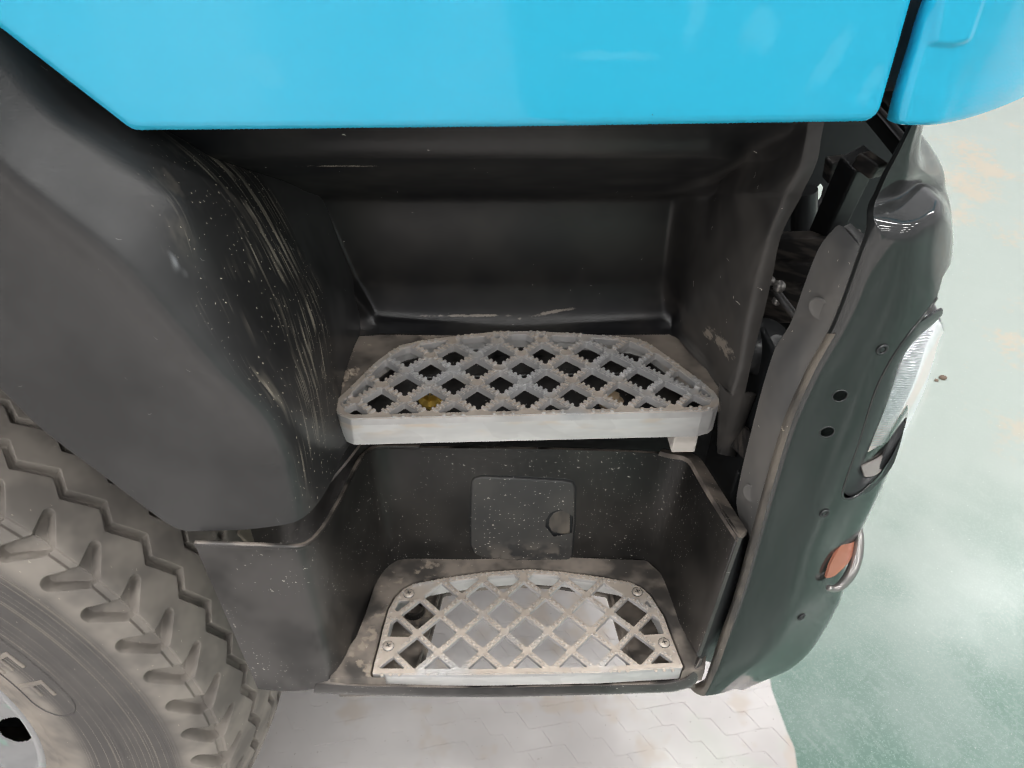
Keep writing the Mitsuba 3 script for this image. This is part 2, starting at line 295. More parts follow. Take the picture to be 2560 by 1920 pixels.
def put_sheet(key, rows, nv, nu, th, bsdf, sv=0.0, su=0.0, keep=None, bend=None, **more):
    G = grid(rows, nv, nu, sv, su)
    if bend is not None: G = bend(G)
    m, uv = slab(G, th, keep)
    return put(key, m, bsdf, True, uv, **more)

def ring_points(poly, step):
    L = poly.exterior.length
    return np.array([poly.exterior.interpolate(s).coords[0] for s in np.linspace(0, L, max(int(L / step), 8), endpoint=False)])

def panel(poly, r, th, to3d, step=0.003, inner=0.012, tail=0.0):
    """flat outline (2D) as a pressed panel with rounded edges; to3d(xy, drop) gives the points"""
    pts, drop = [], []
    for t in (0, 0.08, 0.2, 0.4, 0.7, 1.0):
        b = poly.buffer(-r * t)
        for g in getattr(b, 'geoms', [b]):
            q = ring_points(g, step * (1 + t))
            if t == 0: rim = q
            pts.append(q); drop.append(np.full(len(q), r - math.sqrt(max(r * r - (r - r * t) ** 2, 0))))
    b = poly.buffer(-r - inner * 0.4)
    x0, y0, x1, y1 = b.bounds
    gx, gy = np.meshgrid(np.arange(x0, x1, inner), np.arange(y0, y1, inner))
    q = np.stack([gx.ravel(), gy.ravel()], 1)
    q = q[contains_xy(b, q[:, 0], q[:, 1])]
    pts.append(q); drop.append(np.zeros(len(q)))
    P, D = np.vstack(pts), np.concatenate(drop)
    f = Delaunay(P).simplices
    c = P[f].mean(1)
    f = f[contains_xy(poly, c[:, 0], c[:, 1])]
    v = to3d(P, D)
    n = len(rim)
    back = to3d(rim, np.full(n, r + th))
    i = np.arange(n); j = (i + 1) % n
    wall = np.vstack([np.stack([i, j, j + n], 1), np.stack([i, j + n, i + n], 1)]) + len(v)
    V = np.vstack([v, v[:n], back])
    m = trimesh.Trimesh(V, np.vstack([f, wall]), process=False)
    fn = np.cross(v[f[:, 1]] - v[f[:, 0]], v[f[:, 2]] - v[f[:, 0]])
    bad = (fn * (EYE - v[f[:, 0]])).sum(1) < 0
    F = m.faces.copy(); F[:len(f)][bad] = F[:len(f)][bad][:, ::-1]
    return trimesh.Trimesh(V, F, process=False)

def extrude(poly, z0, z1, cham=0.0):
    """flat region to a solid between z0 and z1, its upper edge drawn in by cham"""
    out = []
    for g in getattr(poly, 'geoms', [poly]):
        if g.area < 1e-7: continue
        m = trimesh.creation.extrude_polygon(g, z1 - cham - z0, engine='earcut'); m.apply_translation([0, 0, z0]); out.append(m)
    if cham > 0:
        t = poly.buffer(-cham * 0.7)
        for g in getattr(t, 'geoms', [t]):
            if g.area < 1e-7: continue
            m = trimesh.creation.extrude_polygon(g, cham, engine='earcut'); m.apply_translation([0, 0, z1 - cham]); out.append(m)
    return trimesh.util.concatenate(out)

def tube(points, r, sides=12, caps=True):
    p = np.asarray(points, float)
    rr = np.broadcast_to(r, (len(p),))
    t = np.gradient(p, axis=0); t /= np.linalg.norm(t, axis=1, keepdims=True)
    a = np.cross(t, [0.31, 0.2, 0.93]); a /= np.linalg.norm(a, axis=1, keepdims=True)
    b = np.cross(t, a)
    th = np.linspace(0, 2 * np.pi, sides, endpoint=False)
    v = p[:, None] + rr[:, None, None] * (np.cos(th)[None, :, None] * a[:, None] + np.sin(th)[None, :, None] * b[:, None])
    n = len(p); idx = np.arange(n * sides).reshape(n, sides)
    q = np.stack([idx[:-1], np.roll(idx, -1, 1)[:-1], np.roll(idx, -1, 1)[1:], idx[1:]], -1).reshape(-1, 4)
    f = np.vstack([q[:, [0, 1, 2]], q[:, [0, 2, 3]]])
    V = v.reshape(-1, 3)
    if caps:
        V = np.vstack([V, p[0], p[-1]])
        i = np.arange(sides); j = (i + 1) % sides
        f = np.vstack([f, np.stack([j, i, 0 * i + n * sides], 1), np.stack([idx[-1][i], idx[-1][j], 0 * i + n * sides + 1], 1)])
    return trimesh.Trimesh(V, f, process=False)

def curve(pts, n, closed=False):
    P = np.array(pts, float)
    if closed: P = np.vstack([P, P[:1]])
    t = np.r_[0, np.cumsum(np.linalg.norm(np.diff(P, axis=0), axis=1))]
    from scipy.interpolate import CubicSpline
    return CubicSpline(t, P, axis=0, bc_type='periodic' if closed else 'not-a-knot')(np.linspace(0, t[-1], n))

def rbox(lo, hi, r=0.003):
    """box with rounded edges"""
    lo, hi = np.array(lo, float), np.array(hi, float)
    r = min(r, (hi - lo).min() * 0.45)
    m = trimesh.creation.icosphere(subdivisions=2, radius=r)
    c = [m.vertices + np.array([x, y, z]) for x in (lo[0] + r, hi[0] - r) for y in (lo[1] + r, hi[1] - r) for z in (lo[2] + r, hi[2] - r)]
    return trimesh.convex.convex_hull(np.vstack(c))

def beam(p, q, w, h, r=0.003):
    """rounded bar from p to q"""
    p, q = np.array(p, float), np.array(q, float)
    L = np.linalg.norm(q - p)
    m = rbox([-w / 2, -h / 2, 0], [w / 2, h / 2, L], r)
    m.apply_transform(trimesh.geometry.align_vectors([0, 0, 1], (q - p) / L)); m.apply_translation(p)
    return m

def cyl(p, q, r, n=24):
    return tube([p, (np.array(p) * 0.5 + np.array(q) * 0.5), q], r, n)

def poly_xz(pts): return Polygon([(p[0], p[2]) for p in pts])
def poly_xy(pts): return Polygon([(p[0], p[1]) for p in pts])
def rounded(poly, r): return poly.buffer(-r).buffer(2 * r).buffer(-r)

# ---------------------------------------------------------------- the setting: floor
base = trimesh.Trimesh([[-25, -25, 0], [25, -25, 0], [25, 25, 0], [-25, 25, 0]], [[0, 1, 2], [0, 2, 3]], process=False)
scene['floor'] = ply(base, 'floor_paint')
labels['floor'] = {'label': 'painted workshop floor, pale under the truck and worn green in front of it', 'kind': 'structure'}
# the pale part is laid with stepped interlocking pavers under the paint
SX, SY, CUT = np.array([0.048, -0.036]), np.array([0.078, 0.012]), 3
def stair(k, i):
    o = SY * k + SX * i
    return [o, o + np.array([0.024, 0.002])]
pv = []
ORG = np.array([-0.62, 1.66])
region = box(-0.75, 0.55, EDGE - 0.004, 1.55)
for k in range(-30, 40):
    for s in range(-30, 40, CUT):
        off = (k * 2) % CUT
        a = [p for i in range(s + off, s + off + CUT) for p in stair(k, i)] + [stair(k, s + off + CUT)[0]]
        b = [p for i in range(s + off, s + off + CUT) for p in stair(k + 1, i)] + [stair(k + 1, s + off + CUT)[0]]
        g = Polygon([tuple(ORG + p) for p in a + b[::-1]])
        if not g.is_valid: continue
        g = g.buffer(-0.00035).intersection(region)
        if g.is_empty or g.geom_type != 'Polygon' or g.area < 3e-4: continue
        pv.append(g)
for i, g in enumerate(pv):
    h = 0.0008 + 0.0005 * random.random()
    put('floor__paver', extrude(g, -0.002, h, 0.0005), 'floor_paint')

# ---------------------------------------------------------------- the truck
labels['truck'] = {'label': 'turquoise truck cab with two black side steps, aluminium treads and a dusty lugged wheel', 'category': 'truck'}
YD = 0.51
def door_map(P, D):
    y = YD + 0.10 * np.clip(P[:, 1] - 1.42, -0.1, 0.6) ** 2 + D
    return np.stack([P[:, 0], y, P[:, 1]], 1)
door_pts = [(-0.3975, 0.5100, 1.5188), (-0.2944, 0.5100, 1.4166), (-0.2341, 0.5100, 1.3539), (0.0222, 0.5100, 1.3583), (0.2761, 0.5100, 1.3640), (0.2729, 0.5100, 1.4428), (0.2711, 0.5100, 1.4628)]
dp = [(p[0], p[2]) for p in door_pts]
dp[0] = (dp[0][0] - 0.18, dp[0][1] + 0.12)
dp = [(-0.62, 1.95)] + dp[:1] + dp[1:] + [(0.262, 1.95)]
door = rounded(Polygon(dp), 0.011)
put('truck__door', panel(door, 0.009, 0.02, door_map), 'blue_paint', 32, label='turquoise painted cab door with faint hazy reflections')
put('truck__door__inner_frame', rbox([-0.6, 0.545, 1.372], [0.25, 0.60, 1.94], 0.006), 'deep_black')
put('truck__added_cab_floor', rbox([-0.9, 0.57, 1.385], [0.30, 1.25, 1.41], 0.004), 'deep_black')  # unseen plate added to block light from above into the step well

# corner panel, wraps round to the front of the cab
cp = [[(0.2984, 0.5450, 1.4705), (0.2841, 0.5130, 1.4752), (0.2878, 0.5100, 1.4757), (0.3104, 0.5110, 1.4759), (0.3460, 0.5240, 1.4745), (0.4180, 0.5900, 1.4654), (0.5422, 0.7500, 1.4426)],
      [(0.2976, 0.5450, 1.4355), (0.2834, 0.5130, 1.4423), (0.2869, 0.5100, 1.4430), (0.3092, 0.5110, 1.4430), (0.3412, 0.5240, 1.4406), (0.4207, 0.5900, 1.4273), (0.5519, 0.7500, 1.3943)],
      [(0.2983, 0.5450, 1.4052), (0.2848, 0.5130, 1.4137), (0.2884, 0.5100, 1.4146), (0.3089, 0.5110, 1.4145), (0.3380, 0.5240, 1.4113), (0.4222, 0.5900, 1.3957), (0.5593, 0.7500, 1.3559)],
      [(0.2978, 0.5450, 1.3781), (0.2858, 0.5130, 1.3882), (0.2901, 0.5100, 1.3892), (0.3080, 0.5110, 1.3891), (0.3341, 0.5240, 1.3851), (0.4229, 0.5900, 1.3738), (0.5603, 0.7500, 1.3376)],
      [(0.2981, 0.5450, 1.3580), (0.2895, 0.5130, 1.3666), (0.2947, 0.5110, 1.3668), (0.3120, 0.5130, 1.3662), (0.3349, 0.5260, 1.3639), (0.4209, 0.5920, 1.3561), (0.5596, 0.7500, 1.3224)],
      [(0.3026, 0.5520, 1.3538), (0.2968, 0.5240, 1.3595), (0.3022, 0.5210, 1.3601), (0.3176, 0.5220, 1.3601), (0.3460, 0.5380, 1.3571), (0.4284, 0.6000, 1.3516), (0.5663, 0.7550, 1.3190)]]
e0, e1 = (-1.3811, 2.4555, 1.0000), None
emb = rounded(poly_xz([(0.2684, 0.5110, 1.4856), (0.2828, 0.5110, 1.4427), (0.2893, 0.5110, 1.4148), (0.3058, 0.5110, 1.4135), (0.3208, 0.5110, 1.4166), (0.3194, 0.5110, 1.4432), (0.3084, 0.5110, 1.4862)]), 0.006)
def emboss(G):
    fl = G.reshape(-1, 3)
    inside = contains_xy(emb, fl[:, 0], fl[:, 2])
    from shapely import points, distance
    d = distance(points(fl[:, 0], fl[:, 2]), emb.exterior)
    k = np.where(inside, np.clip(d / 0.006, 0, 1), 0)
    k = k * k * (3 - 2 * k)
    fl[:, 1] -= 0.0040 * k
    return fl.reshape(G.shape)
put_sheet('truck__corner_panel', cp, 150, 150, 0.003, 'blue_paint', 1.5, 1.5, bend=emboss, label='turquoise front corner panel with a pressed recess')
put('truck__corner_panel__post', rbox([0.24, 0.56, 1.37], [0.315, 0.62, 1.95], 0.004), 'deep_black')

# wheel arch panel: outer flare, ridge, scuffed side that turns into the step well
arch = [[(-0.4312, 0.5000, 1.3339), (-0.3844, 0.5000, 1.3765), (-0.3485, 0.5030, 1.4097), (-0.3318, 0.5050, 1.4231), (-0.3068, 0.5200, 1.4333), (-0.2891, 0.5600, 1.4321), (-0.2678, 0.6400, 1.4187), (-0.2386, 0.8000, 1.3872)],
        [(-0.4231, 0.5000, 1.2005), (-0.3627, 0.5000, 1.2804), (-0.3307, 0.5030, 1.3359), (-0.3132, 0.4990, 1.3554), (-0.2878, 0.5200, 1.3731), (-0.2753, 0.5700, 1.3664), (-0.2654, 0.6800, 1.3399), (-0.2304, 0.8200, 1.2974)],
        [(-0.3968, 0.5000, 1.1440), (-0.3441, 0.5000, 1.2332), (-0.3042, 0.5030, 1.2915), (-0.2843, 0.4980, 1.3153), (-0.2536, 0.5200, 1.3364), (-0.2306, 0.5750, 1.3257), (-0.2328, 0.6900, 1.2841), (-0.2166, 0.8200, 1.2344)],
        [(-0.3825, 0.5000, 1.1039), (-0.3194, 0.5000, 1.1923), (-0.2739, 0.5030, 1.2488), (-0.2521, 0.4980, 1.2725), (-0.2172, 0.5200, 1.2958), (-0.2001, 0.5850, 1.2824), (-0.1964, 0.7000, 1.2353), (-0.1849, 0.8200, 1.1839)],
        [(-0.3452, 0.5000, 1.0395), (-0.2915, 0.5000, 1.1387), (-0.2532, 0.5030, 1.1995), (-0.2298, 0.4980, 1.2252), (-0.2054, 0.5240, 1.2433), (-0.1801, 0.6100, 1.2032), (-0.1790, 0.7300, 1.1520), (-0.1644, 0.8300, 1.1029)],
        [(-0.3248, 0.5000, 1.0040), (-0.2728, 0.5000, 1.0836), (-0.2280, 0.5030, 1.1465), (-0.2054, 0.4990, 1.1704), (-0.1855, 0.5280, 1.1735), (-0.1696, 0.6450, 1.1048), (-0.1626, 0.7500, 1.0658), (-0.1426, 0.8300, 1.0049)],
        [(-0.3052, 0.5000, 0.9722), (-0.2543, 0.5000, 1.0273), (-0.2082, 0.5030, 1.0789), (-0.1825, 0.5020, 1.1034), (-0.1672, 0.5300, 1.1015), (-0.1642, 0.6350, 1.0423), (-0.1593, 0.7300, 0.9997), (-0.1390, 0.8300, 0.9606)],
        [(-0.2975, 0.5000, 0.9649), (-0.2475, 0.5000, 0.9907), (-0.2036, 0.5030, 1.0167), (-0.1803, 0.5050, 1.0315), (-0.1648, 0.5280, 1.0295), (-0.1583, 0.6050, 0.9979), (-0.1565, 0.6900, 0.9617), (-0.1376, 0.7900, 0.9312)],
        [(-0.2888, 0.5000, 0.9611), (-0.2381, 0.5000, 0.9624), (-0.1990, 0.5030, 0.9669), (-0.1822, 0.5080, 0.9679), (-0.1671, 0.5250, 0.9692), (-0.1533, 0.5750, 0.9697), (-0.1474, 0.6500, 0.9440), (-0.1303, 0.7500, 0.9101)]]
def bead(G):
    base_ = grid([[q[3]] * 2 for q in arch], G.shape[0], 2, 4.0, 0)[:, 0]
    d = np.linalg.norm(G[:, :, None, ::2] - base_[None, None, :, ::2], axis=3).min(2)
    jr = np.argmin(d, axis=1)[:, None]; sg = np.where(np.arange(G.shape[1])[None, :] < jr, 0.040, 0.017)
    fade = np.clip((G[..., 2] - 1.03) / 0.14, 0.15, 1)
    G[..., 1] -= 0.019 * np.exp(-(d / sg) ** 2) * fade
    return G
put_sheet('truck__wheel_arch_panel', arch, 240, 300, 0.004, 'arch_plastic', 4.0, 4.0, bend=bead, label='black plastic wheel arch panel with boot scuffs down its inner side')

th = np.linspace(math.radians(78), math.radians(172), 60)
put_sheet('truck__wheel_arch_panel__rear_flare', [[(-0.846 + a * math.cos(t), y, 0.513 + a * math.sin(t)) for a, y in ((0.60, 0.535), (0.605, 0.512), (0.66, 0.508), (0.74, 0.515), (0.90, 0.53))] for t in th], 80, 40, 0.004, 'arch_plastic', 0, 1)

# step well: lip under the door, overhang, pressed back wall, right wall and its flange
well = [[(-0.2657, 0.5700, 1.3419), (-0.2278, 0.5700, 1.3422), (-0.1897, 0.5700, 1.3425), (-0.1662, 0.5700, 1.3426), (0.0247, 0.5700, 1.3440), (0.1463, 0.5700, 1.3449), (0.1708, 0.5700, 1.3451), (0.2140, 0.5700, 1.3454), (0.2403, 0.5700, 1.3456), (0.2474, 0.5600, 1.3493), (0.2573, 0.5550, 1.3512)],
        [(-0.2526, 0.5850, 1.3226), (-0.2221, 0.5850, 1.3228), (-0.1855, 0.5850, 1.3230), (-0.1609, 0.5850, 1.3232), (0.0256, 0.5850, 1.3244), (0.1555, 0.5850, 1.3253), (0.1811, 0.5850, 1.3254), (0.2294, 0.6200, 1.3122), (0.2482, 0.5900, 1.3239), (0.2489, 0.5620, 1.3347), (0.2593, 0.5570, 1.3367)],
        [(-0.2559, 0.5980, 1.3029), (-0.2245, 0.5980, 1.3024), (-0.1895, 0.5980, 1.3026), (-0.1640, 0.5980, 1.3027), (0.0265, 0.5980, 1.3038), (0.1648, 0.5980, 1.3045), (0.1897, 0.5980, 1.3047), (0.2437, 0.6600, 1.2794), (0.2474, 0.6000, 1.3042), (0.2512, 0.5640, 1.3190), (0.2622, 0.5590, 1.3211)],
        [(-0.2547, 0.6150, 1.2911), (-0.2221, 0.6150, 1.2909), (-0.1925, 0.6150, 1.2911), (-0.1662, 0.6150, 1.2912), (0.0273, 0.6150, 1.2922), (0.1719, 0.6150, 1.2930), (0.1960, 0.6150, 1.2931), (0.2491, 0.6800, 1.2661), (0.2471, 0.6050, 1.2976), (0.2518, 0.5650, 1.3144), (0.2626, 0.5600, 1.3165)],
        [(-0.2916, 0.7750, 1.1899), (-0.2322, 0.7750, 1.1901), (-0.2023, 0.7750, 1.1902), (-0.1767, 0.7750, 1.1903), (0.0351, 0.7750, 1.1911), (0.2156, 0.7750, 1.1918), (0.2378, 0.7750, 1.1919), (0.2584, 0.7700, 1.1943), (0.2426, 0.6300, 1.2591), (0.2532, 0.5800, 1.2823), (0.2650, 0.5750, 1.2846)],
        [(-0.2904, 0.7900, 1.1749), (-0.2294, 0.7900, 1.1751), (-0.2010, 0.7900, 1.1752), (-0.1820, 0.8120, 1.1634), (0.0370, 0.8120, 1.1641), (0.2228, 0.8120, 1.1647), (0.2416, 0.7900, 1.1767), (0.2564, 0.7700, 1.1862), (0.2461, 0.6450, 1.2454), (0.2542, 0.5850, 1.2738), (0.2666, 0.5800, 1.2762)],
        [(-0.2794, 0.7900, 1.1444), (-0.2191, 0.7900, 1.1445), (-0.1900, 0.7900, 1.1446), (-0.1721, 0.8150, 1.1308), (0.0378, 0.8150, 1.1312), (0.2246, 0.8150, 1.1315), (0.2418, 0.7900, 1.1454), (0.2527, 0.7650, 1.1583), (0.2543, 0.6700, 1.2070), (0.2563, 0.6000, 1.2429), (0.2673, 0.5950, 1.2455)],
        [(-0.2446, 0.7950, 1.0682), (-0.1924, 0.7950, 1.0681), (-0.1685, 0.7950, 1.0681), (-0.1495, 0.8160, 1.0553), (0.0394, 0.8160, 1.0550), (0.2279, 0.8160, 1.0548), (0.2433, 0.7950, 1.0675), (0.2493, 0.7650, 1.0857), (0.2569, 0.6950, 1.1281), (0.2684, 0.6300, 1.1675), (0.2815, 0.6250, 1.1705)],
        [(-0.2196, 0.8000, 1.0189), (-0.1607, 0.8000, 1.0157), (-0.1433, 0.8000, 1.0157), (-0.1293, 0.8060, 1.0116), (0.0399, 0.8060, 1.0092), (0.2324, 0.8060, 1.0103), (0.2456, 0.8000, 1.0143), (0.2499, 0.7750, 1.0310), (0.2648, 0.7100, 1.0716), (0.2752, 0.6450, 1.1153), (0.2898, 0.6400, 1.1186)],
        [(-0.2112, 0.7950, 1.0031), (-0.1542, 0.7950, 1.0010), (-0.1390, 0.7950, 1.0027), (-0.1264, 0.7950, 1.0039), (0.0398, 0.7950, 0.9958), (0.2293, 0.7950, 0.9999), (0.2428, 0.7950, 0.9992), (0.2499, 0.7750, 1.0063), (0.2750, 0.7220, 0.9998), (0.2835, 0.6550, 1.0367), (0.2953, 0.6500, 1.0543)],
        [(-0.2056, 0.7850, 0.9960), (-0.1489, 0.7850, 0.9927), (-0.1363, 0.7850, 0.9938), (-0.1236, 0.7850, 0.9962), (0.0395, 0.7850, 0.9929), (0.2263, 0.7850, 0.9932), (0.2399, 0.7850, 0.9919), (0.2480, 0.7650, 0.9987), (0.2706, 0.7120, 0.9923), (0.2840, 0.6550, 0.9991), (0.2986, 0.6520, 1.0044)]]
put_sheet('truck__step_well', well, 280, 420, 0.004, 'well_plastic', 1.8, 1.7, label='black moulded step well with a pressed back wall')
put_sheet('truck__step_well__flange', [[(0.2685, 0.6550, 1.0168), (0.2834, 0.6550, 1.0020), (0.2986, 0.6520, 1.0044), (0.3256, 0.7000, 0.9642)], [(0.2784, 0.6550, 0.9562), (0.2861, 0.6550, 0.9561), (0.2967, 0.6520, 0.9650), (0.3237, 0.7000, 0.9218)], [(0.2883, 0.6600, 0.9042), (0.2923, 0.6600, 0.9014), (0.2995, 0.6550, 0.9035), (0.3243, 0.7000, 0.8590)]], 60, 40, 0.004, 'well_plastic', 1, 1)

# upper tread plate
P0 = np.array([-0.1127, 0.629]); PIT, KD, YAW, ZU = 0.055, 0.9771, 0.0285, 0.9971
def lattice(outline, p0, yaw, bar, n0=-8, n1=16):
    c, s = math.cos(yaw), math.sin(yaw)
    def w(a, b): return (p0[0] + a * PIT * c - b * PIT * KD * s, p0[1] + b * PIT * KD * c + a * PIT * s)
    lines = [LineString([w(-8, n + 8), w(16, n - 16)]) for n in range(n0, n1)] + [LineString([w(-8, -8 - n), w(16, 16 - n)]) for n in range(n0, n1)]
    return unary_union([l.buffer(bar / 2, cap_style=2) for l in lines]).intersection(outline), w
def open_holes(solid, outline, r):
    holes = outline.difference(solid)
    holes = unary_union([g.buffer(-r).buffer(r) for g in getattr(holes, 'geoms', [holes])])
    return outline.difference(holes)
up_pts = [(-0.1422, 0.6238, 0.9970), (-0.1549, 0.6312, 0.9970), (-0.1629, 0.6413, 0.9970), (-0.1641, 0.6502, 0.9970), (-0.1605, 0.6591, 0.9970), (-0.1494, 0.6796, 0.9970), (-0.1368, 0.7046, 0.9970), (-0.1234, 0.7293, 0.9970), (-0.1089, 0.7484, 0.9970), (-0.0968, 0.7607, 0.9970), (-0.0772, 0.7681, 0.9970), (-0.0329, 0.7789, 0.9970), (0.0193, 0.7881, 0.9970), (0.0665, 0.7887, 0.9970), (0.1234, 0.7830, 0.9970), (0.1683, 0.7766, 0.9970), (0.1907, 0.7738, 0.9970), (0.2032, 0.7668, 0.9970), (0.2158, 0.7532, 0.9970), (0.2370, 0.7204, 0.9970), (0.2571, 0.6870, 0.9970), (0.2684, 0.6670, 0.9970), (0.2712, 0.6541, 0.9970), (0.2688, 0.6443, 0.9970), (0.2610, 0.6368, 0.9970), (0.2472, 0.6322, 0.9970)]
up_out = rounded(poly_xy(up_pts), 0.006)
bars, wU = lattice(up_out, P0, YAW, 0.0072)
rim = up_out.difference(up_out.buffer(-0.0075))
plate = open_holes(unary_union([bars, rim]), up_out, 0.0022)
frame_low = up_out.difference(up_out.buffer(-0.005))
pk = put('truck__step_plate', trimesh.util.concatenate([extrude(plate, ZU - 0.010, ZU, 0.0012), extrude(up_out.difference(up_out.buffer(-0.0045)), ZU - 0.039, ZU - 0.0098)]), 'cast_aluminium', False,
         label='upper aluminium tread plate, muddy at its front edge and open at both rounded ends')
def studs(w, outline, z, r, h, rows, sq, per=4):
    out = []
    one = trimesh.creation.cylinder(radius=r, height=h * 0.7, sections=10) if not sq else trimesh.creation.box([r * 1.5, r * 3.9, h * 0.7])
    one.apply_translation([0, 0, h * 0.35])
    top = trimesh.creation.cylinder(radius=r * 0.68, height=h * 0.3, sections=10) if not sq else trimesh.creation.box([r * 0.9, r * 3.3, h * 0.3])
    top.apply_translation([0, 0, h * 0.85])
    one = trimesh.util.concatenate([one, top])
    inner = prep(outline.buffer(-0.007))
    for a2 in range(-6, 24):
        for b2 in range(0, rows):
            if (a2 + b2) % 2: continue
            for sx in (-1, 1):
                A, B = np.array(w(a2 / 2, b2 / 2)), np.array(w(a2 / 2 + sx / 2, b2 / 2 + 0.5))
                for t in np.linspace(0.24, 0.78, per):
                    q = A + (B - A) * t
                    if not inner.contains(Point(q)): continue
                    m = one.copy()
                    m.apply_transform(trimesh.transformations.rotation_matrix(math.atan2(*(B - A)[::-1]) , [0, 0, 1]))
                    m.apply_translation([q[0], q[1], z])
                    out.append(m)
    return out
def rim_studs(outline, z, r, h, y0, groups):
    out = []
    q = outline.buffer(-0.0035).exterior
    for s, n, gap in groups:
        for i in range(n):
            p = q.interpolate((s * q.length + i * gap) % q.length)
            if p.y < y0: continue
            m = trimesh.creation.cylinder(radius=r, height=h, sections=10); m.apply_translation([p.x, p.y, z + h / 2]); out.append(m)
    return out
def front_studs(w, n, da, db, z, r, h, out):
    for i in range(n):
        for k in (-0.19, 0.0, 0.19):
            p = w(i + 0.5 + da + k, db)
            m = trimesh.creation.cylinder(radius=r, height=h, sections=10); m.apply_translation([p[0], p[1], z + h / 2]); out.append(m)
su = studs(wU, up_out, ZU - 0.0004, 0.0019, 0.0032, 8, True)
front_studs(wU, 7, 0.0, -0.055, ZU - 0.0004, 0.0021, 0.0030, su)
su += rim_studs(up_out, ZU - 0.0004, 0.0021, 0.0022, 0.67, [(k / 22.0, 3, 0.0085) for k in range(22)])
put(pk + '__stud', trimesh.util.concatenate(su), 'cast_aluminium', False, kind='stuff')

# ledge round the plate and the dark pocket below it
ledge = poly_xy([(-0.2321, 0.6910, 0.9920), (-0.2001, 0.7777, 0.9920), (-0.1574, 0.7929, 0.9920), (-0.1412, 0.8052, 0.9920), (-0.1341, 0.8106, 0.9920), (0.0401, 0.8004, 0.9920), (0.2371, 0.8027, 0.9920), (0.2506, 0.7919, 0.9920), (0.2759, 0.7282, 0.9920), (0.2951, 0.6706, 0.9920), (0.2857, 0.6563, 0.9920), (0.2716, 0.6480, 0.9920), (0.2231, 0.6361, 0.9920), (-0.1320, 0.6208, 0.9920), (-0.1839, 0.6215, 0.9920)])
put('truck__step_well__ledge', extrude(rounded(ledge, 0.004).difference(up_out.buffer(0.002)).intersection(box(-1, 0.655, 1, 1)), 0.975, 0.9925, 0.001), 'ledge_plastic', label='dusty flat ledge round the upper tread plate')
rng = np.random.default_rng(5)
clumps = []
mud_line = np.array([(-0.1669, 0.6535, 0.9930), (-0.1641, 0.6710, 0.9930), (-0.1533, 0.6926, 0.9930), (-0.1407, 0.7151, 0.9930)])
for i in range(150):
    t = rng.random() ** 1.4 * 2.999
    q = mud_line[int(t)] + (mud_line[int(t) + 1] - mud_line[int(t)]) * (t - int(t)) + np.array([-0.004 - 0.012 * rng.random(), 0.004 * rng.normal(), 0])
    m = trimesh.creation.icosphere(subdivisions=1, radius=0.0011 + 0.0026 * rng.random() ** 2)
    m.vertices *= (0.7 + 0.6 * rng.random((len(m.vertices), 1))) * [1, 1, 0.7]
    m.apply_translation(q); clumps.append(m)
put('truck__step_well__dried_mud', trimesh.util.concatenate(clumps), 'mud', True, kind='stuff', label='crumbs of dried mud at the left end of the upper tread plate')
pocket = up_out.buffer(-0.004)
put('truck__step_well__pocket', extrude(pocket.buffer(-0.001).intersection(box(-1, 0.645, 1, 1)), 0.9595, 0.9625), 'pocket_black')
put('truck__step_well__pocket_wall', extrude(pocket.difference(pocket.buffer(-0.003)).intersection(box(-1, 0.66, 1, 1)), 0.9625, 0.975), 'pocket_black')
put('truck__step_well__pocket_ridge', beam((-0.07, 0.735, 0.963), (0.20, 0.742, 0.963), 0.012, 0.008), 'pocket_black')
def hex_bolt(c, r, bs, key, label):
    k = name(key)
    c = np.array(c)
    parts = []
    fl = trimesh.creation.cylinder(radius=r * 1.0, height=0.004, sections=36); fl.apply_translation(c + [0, 0, 0.002])
    fl2 = trimesh.creation.cone(radius=r * 0.95, height=0.008, sections=36); fl2.apply_translation(c + [0, 0, 0.004])
    hx = trimesh.creation.cylinder(radius=r * 0.62, height=0.010, sections=6); hx.apply_transform(trimesh.transformations.rotation_matrix(0.35, [0, 0, 1])); hx.apply_translation(c + [0, 0, 0.009])
    scene[k] = ply(trimesh.util.concatenate([fl, fl2, hx]), bs)
    labels[k] = {'label': label}
    tx = meshkit.text_mesh('JAY', 0.0042, 0.0006, bold=True); tx.apply_translation([-0.004, 0.001, 0]); tx2 = meshkit.text_mesh('8.8', 0.0036, 0.0006, bold=True); tx2.apply_translation([-0.0045, -0.006, 0])
    if bs == 'zinc_yellow':
        tm = trimesh.util.concatenate([tx, tx2]); tm.apply_translation(c + [0, 0, 0.0139]); put(k + '__head_mark', tm, 'chassis_brown')
bl = np.array((-0.0595, 0.6930, 0.9625)); br = np.array((0.1552, 0.6853, 0.9625))
hex_bolt(bl, 0.0150, 'zinc_yellow', 'truck__bolt', 'bright yellow zinc bolt with flange seen through the upper tread plate')
hex_bolt(br, 0.0150, 'zinc_pale', 'truck__bolt', 'paler zinc bolt half hidden by a tread bar')
put('truck__bolt_001__collar', trimesh.creation.annulus(0.019, 0.023, 0.008, transform=trimesh.transformations.translation_matrix(br + [0.012, 0.012, 0.004])), 'pocket_black', 30)
for i, (u0, u1) in enumerate(((0.0, 0.0), (0.0, 0.0))): pass
bkt = np.array((0.2451, 0.6600, 0.9229))
put('truck__bracket', rbox(bkt + [-0.0145, -0.002, -0.016], bkt + [0.0145, 0.035, 0.03], 0.002), 'pale_paint', label='pale painted steel bracket under the right end of the upper tread plate')

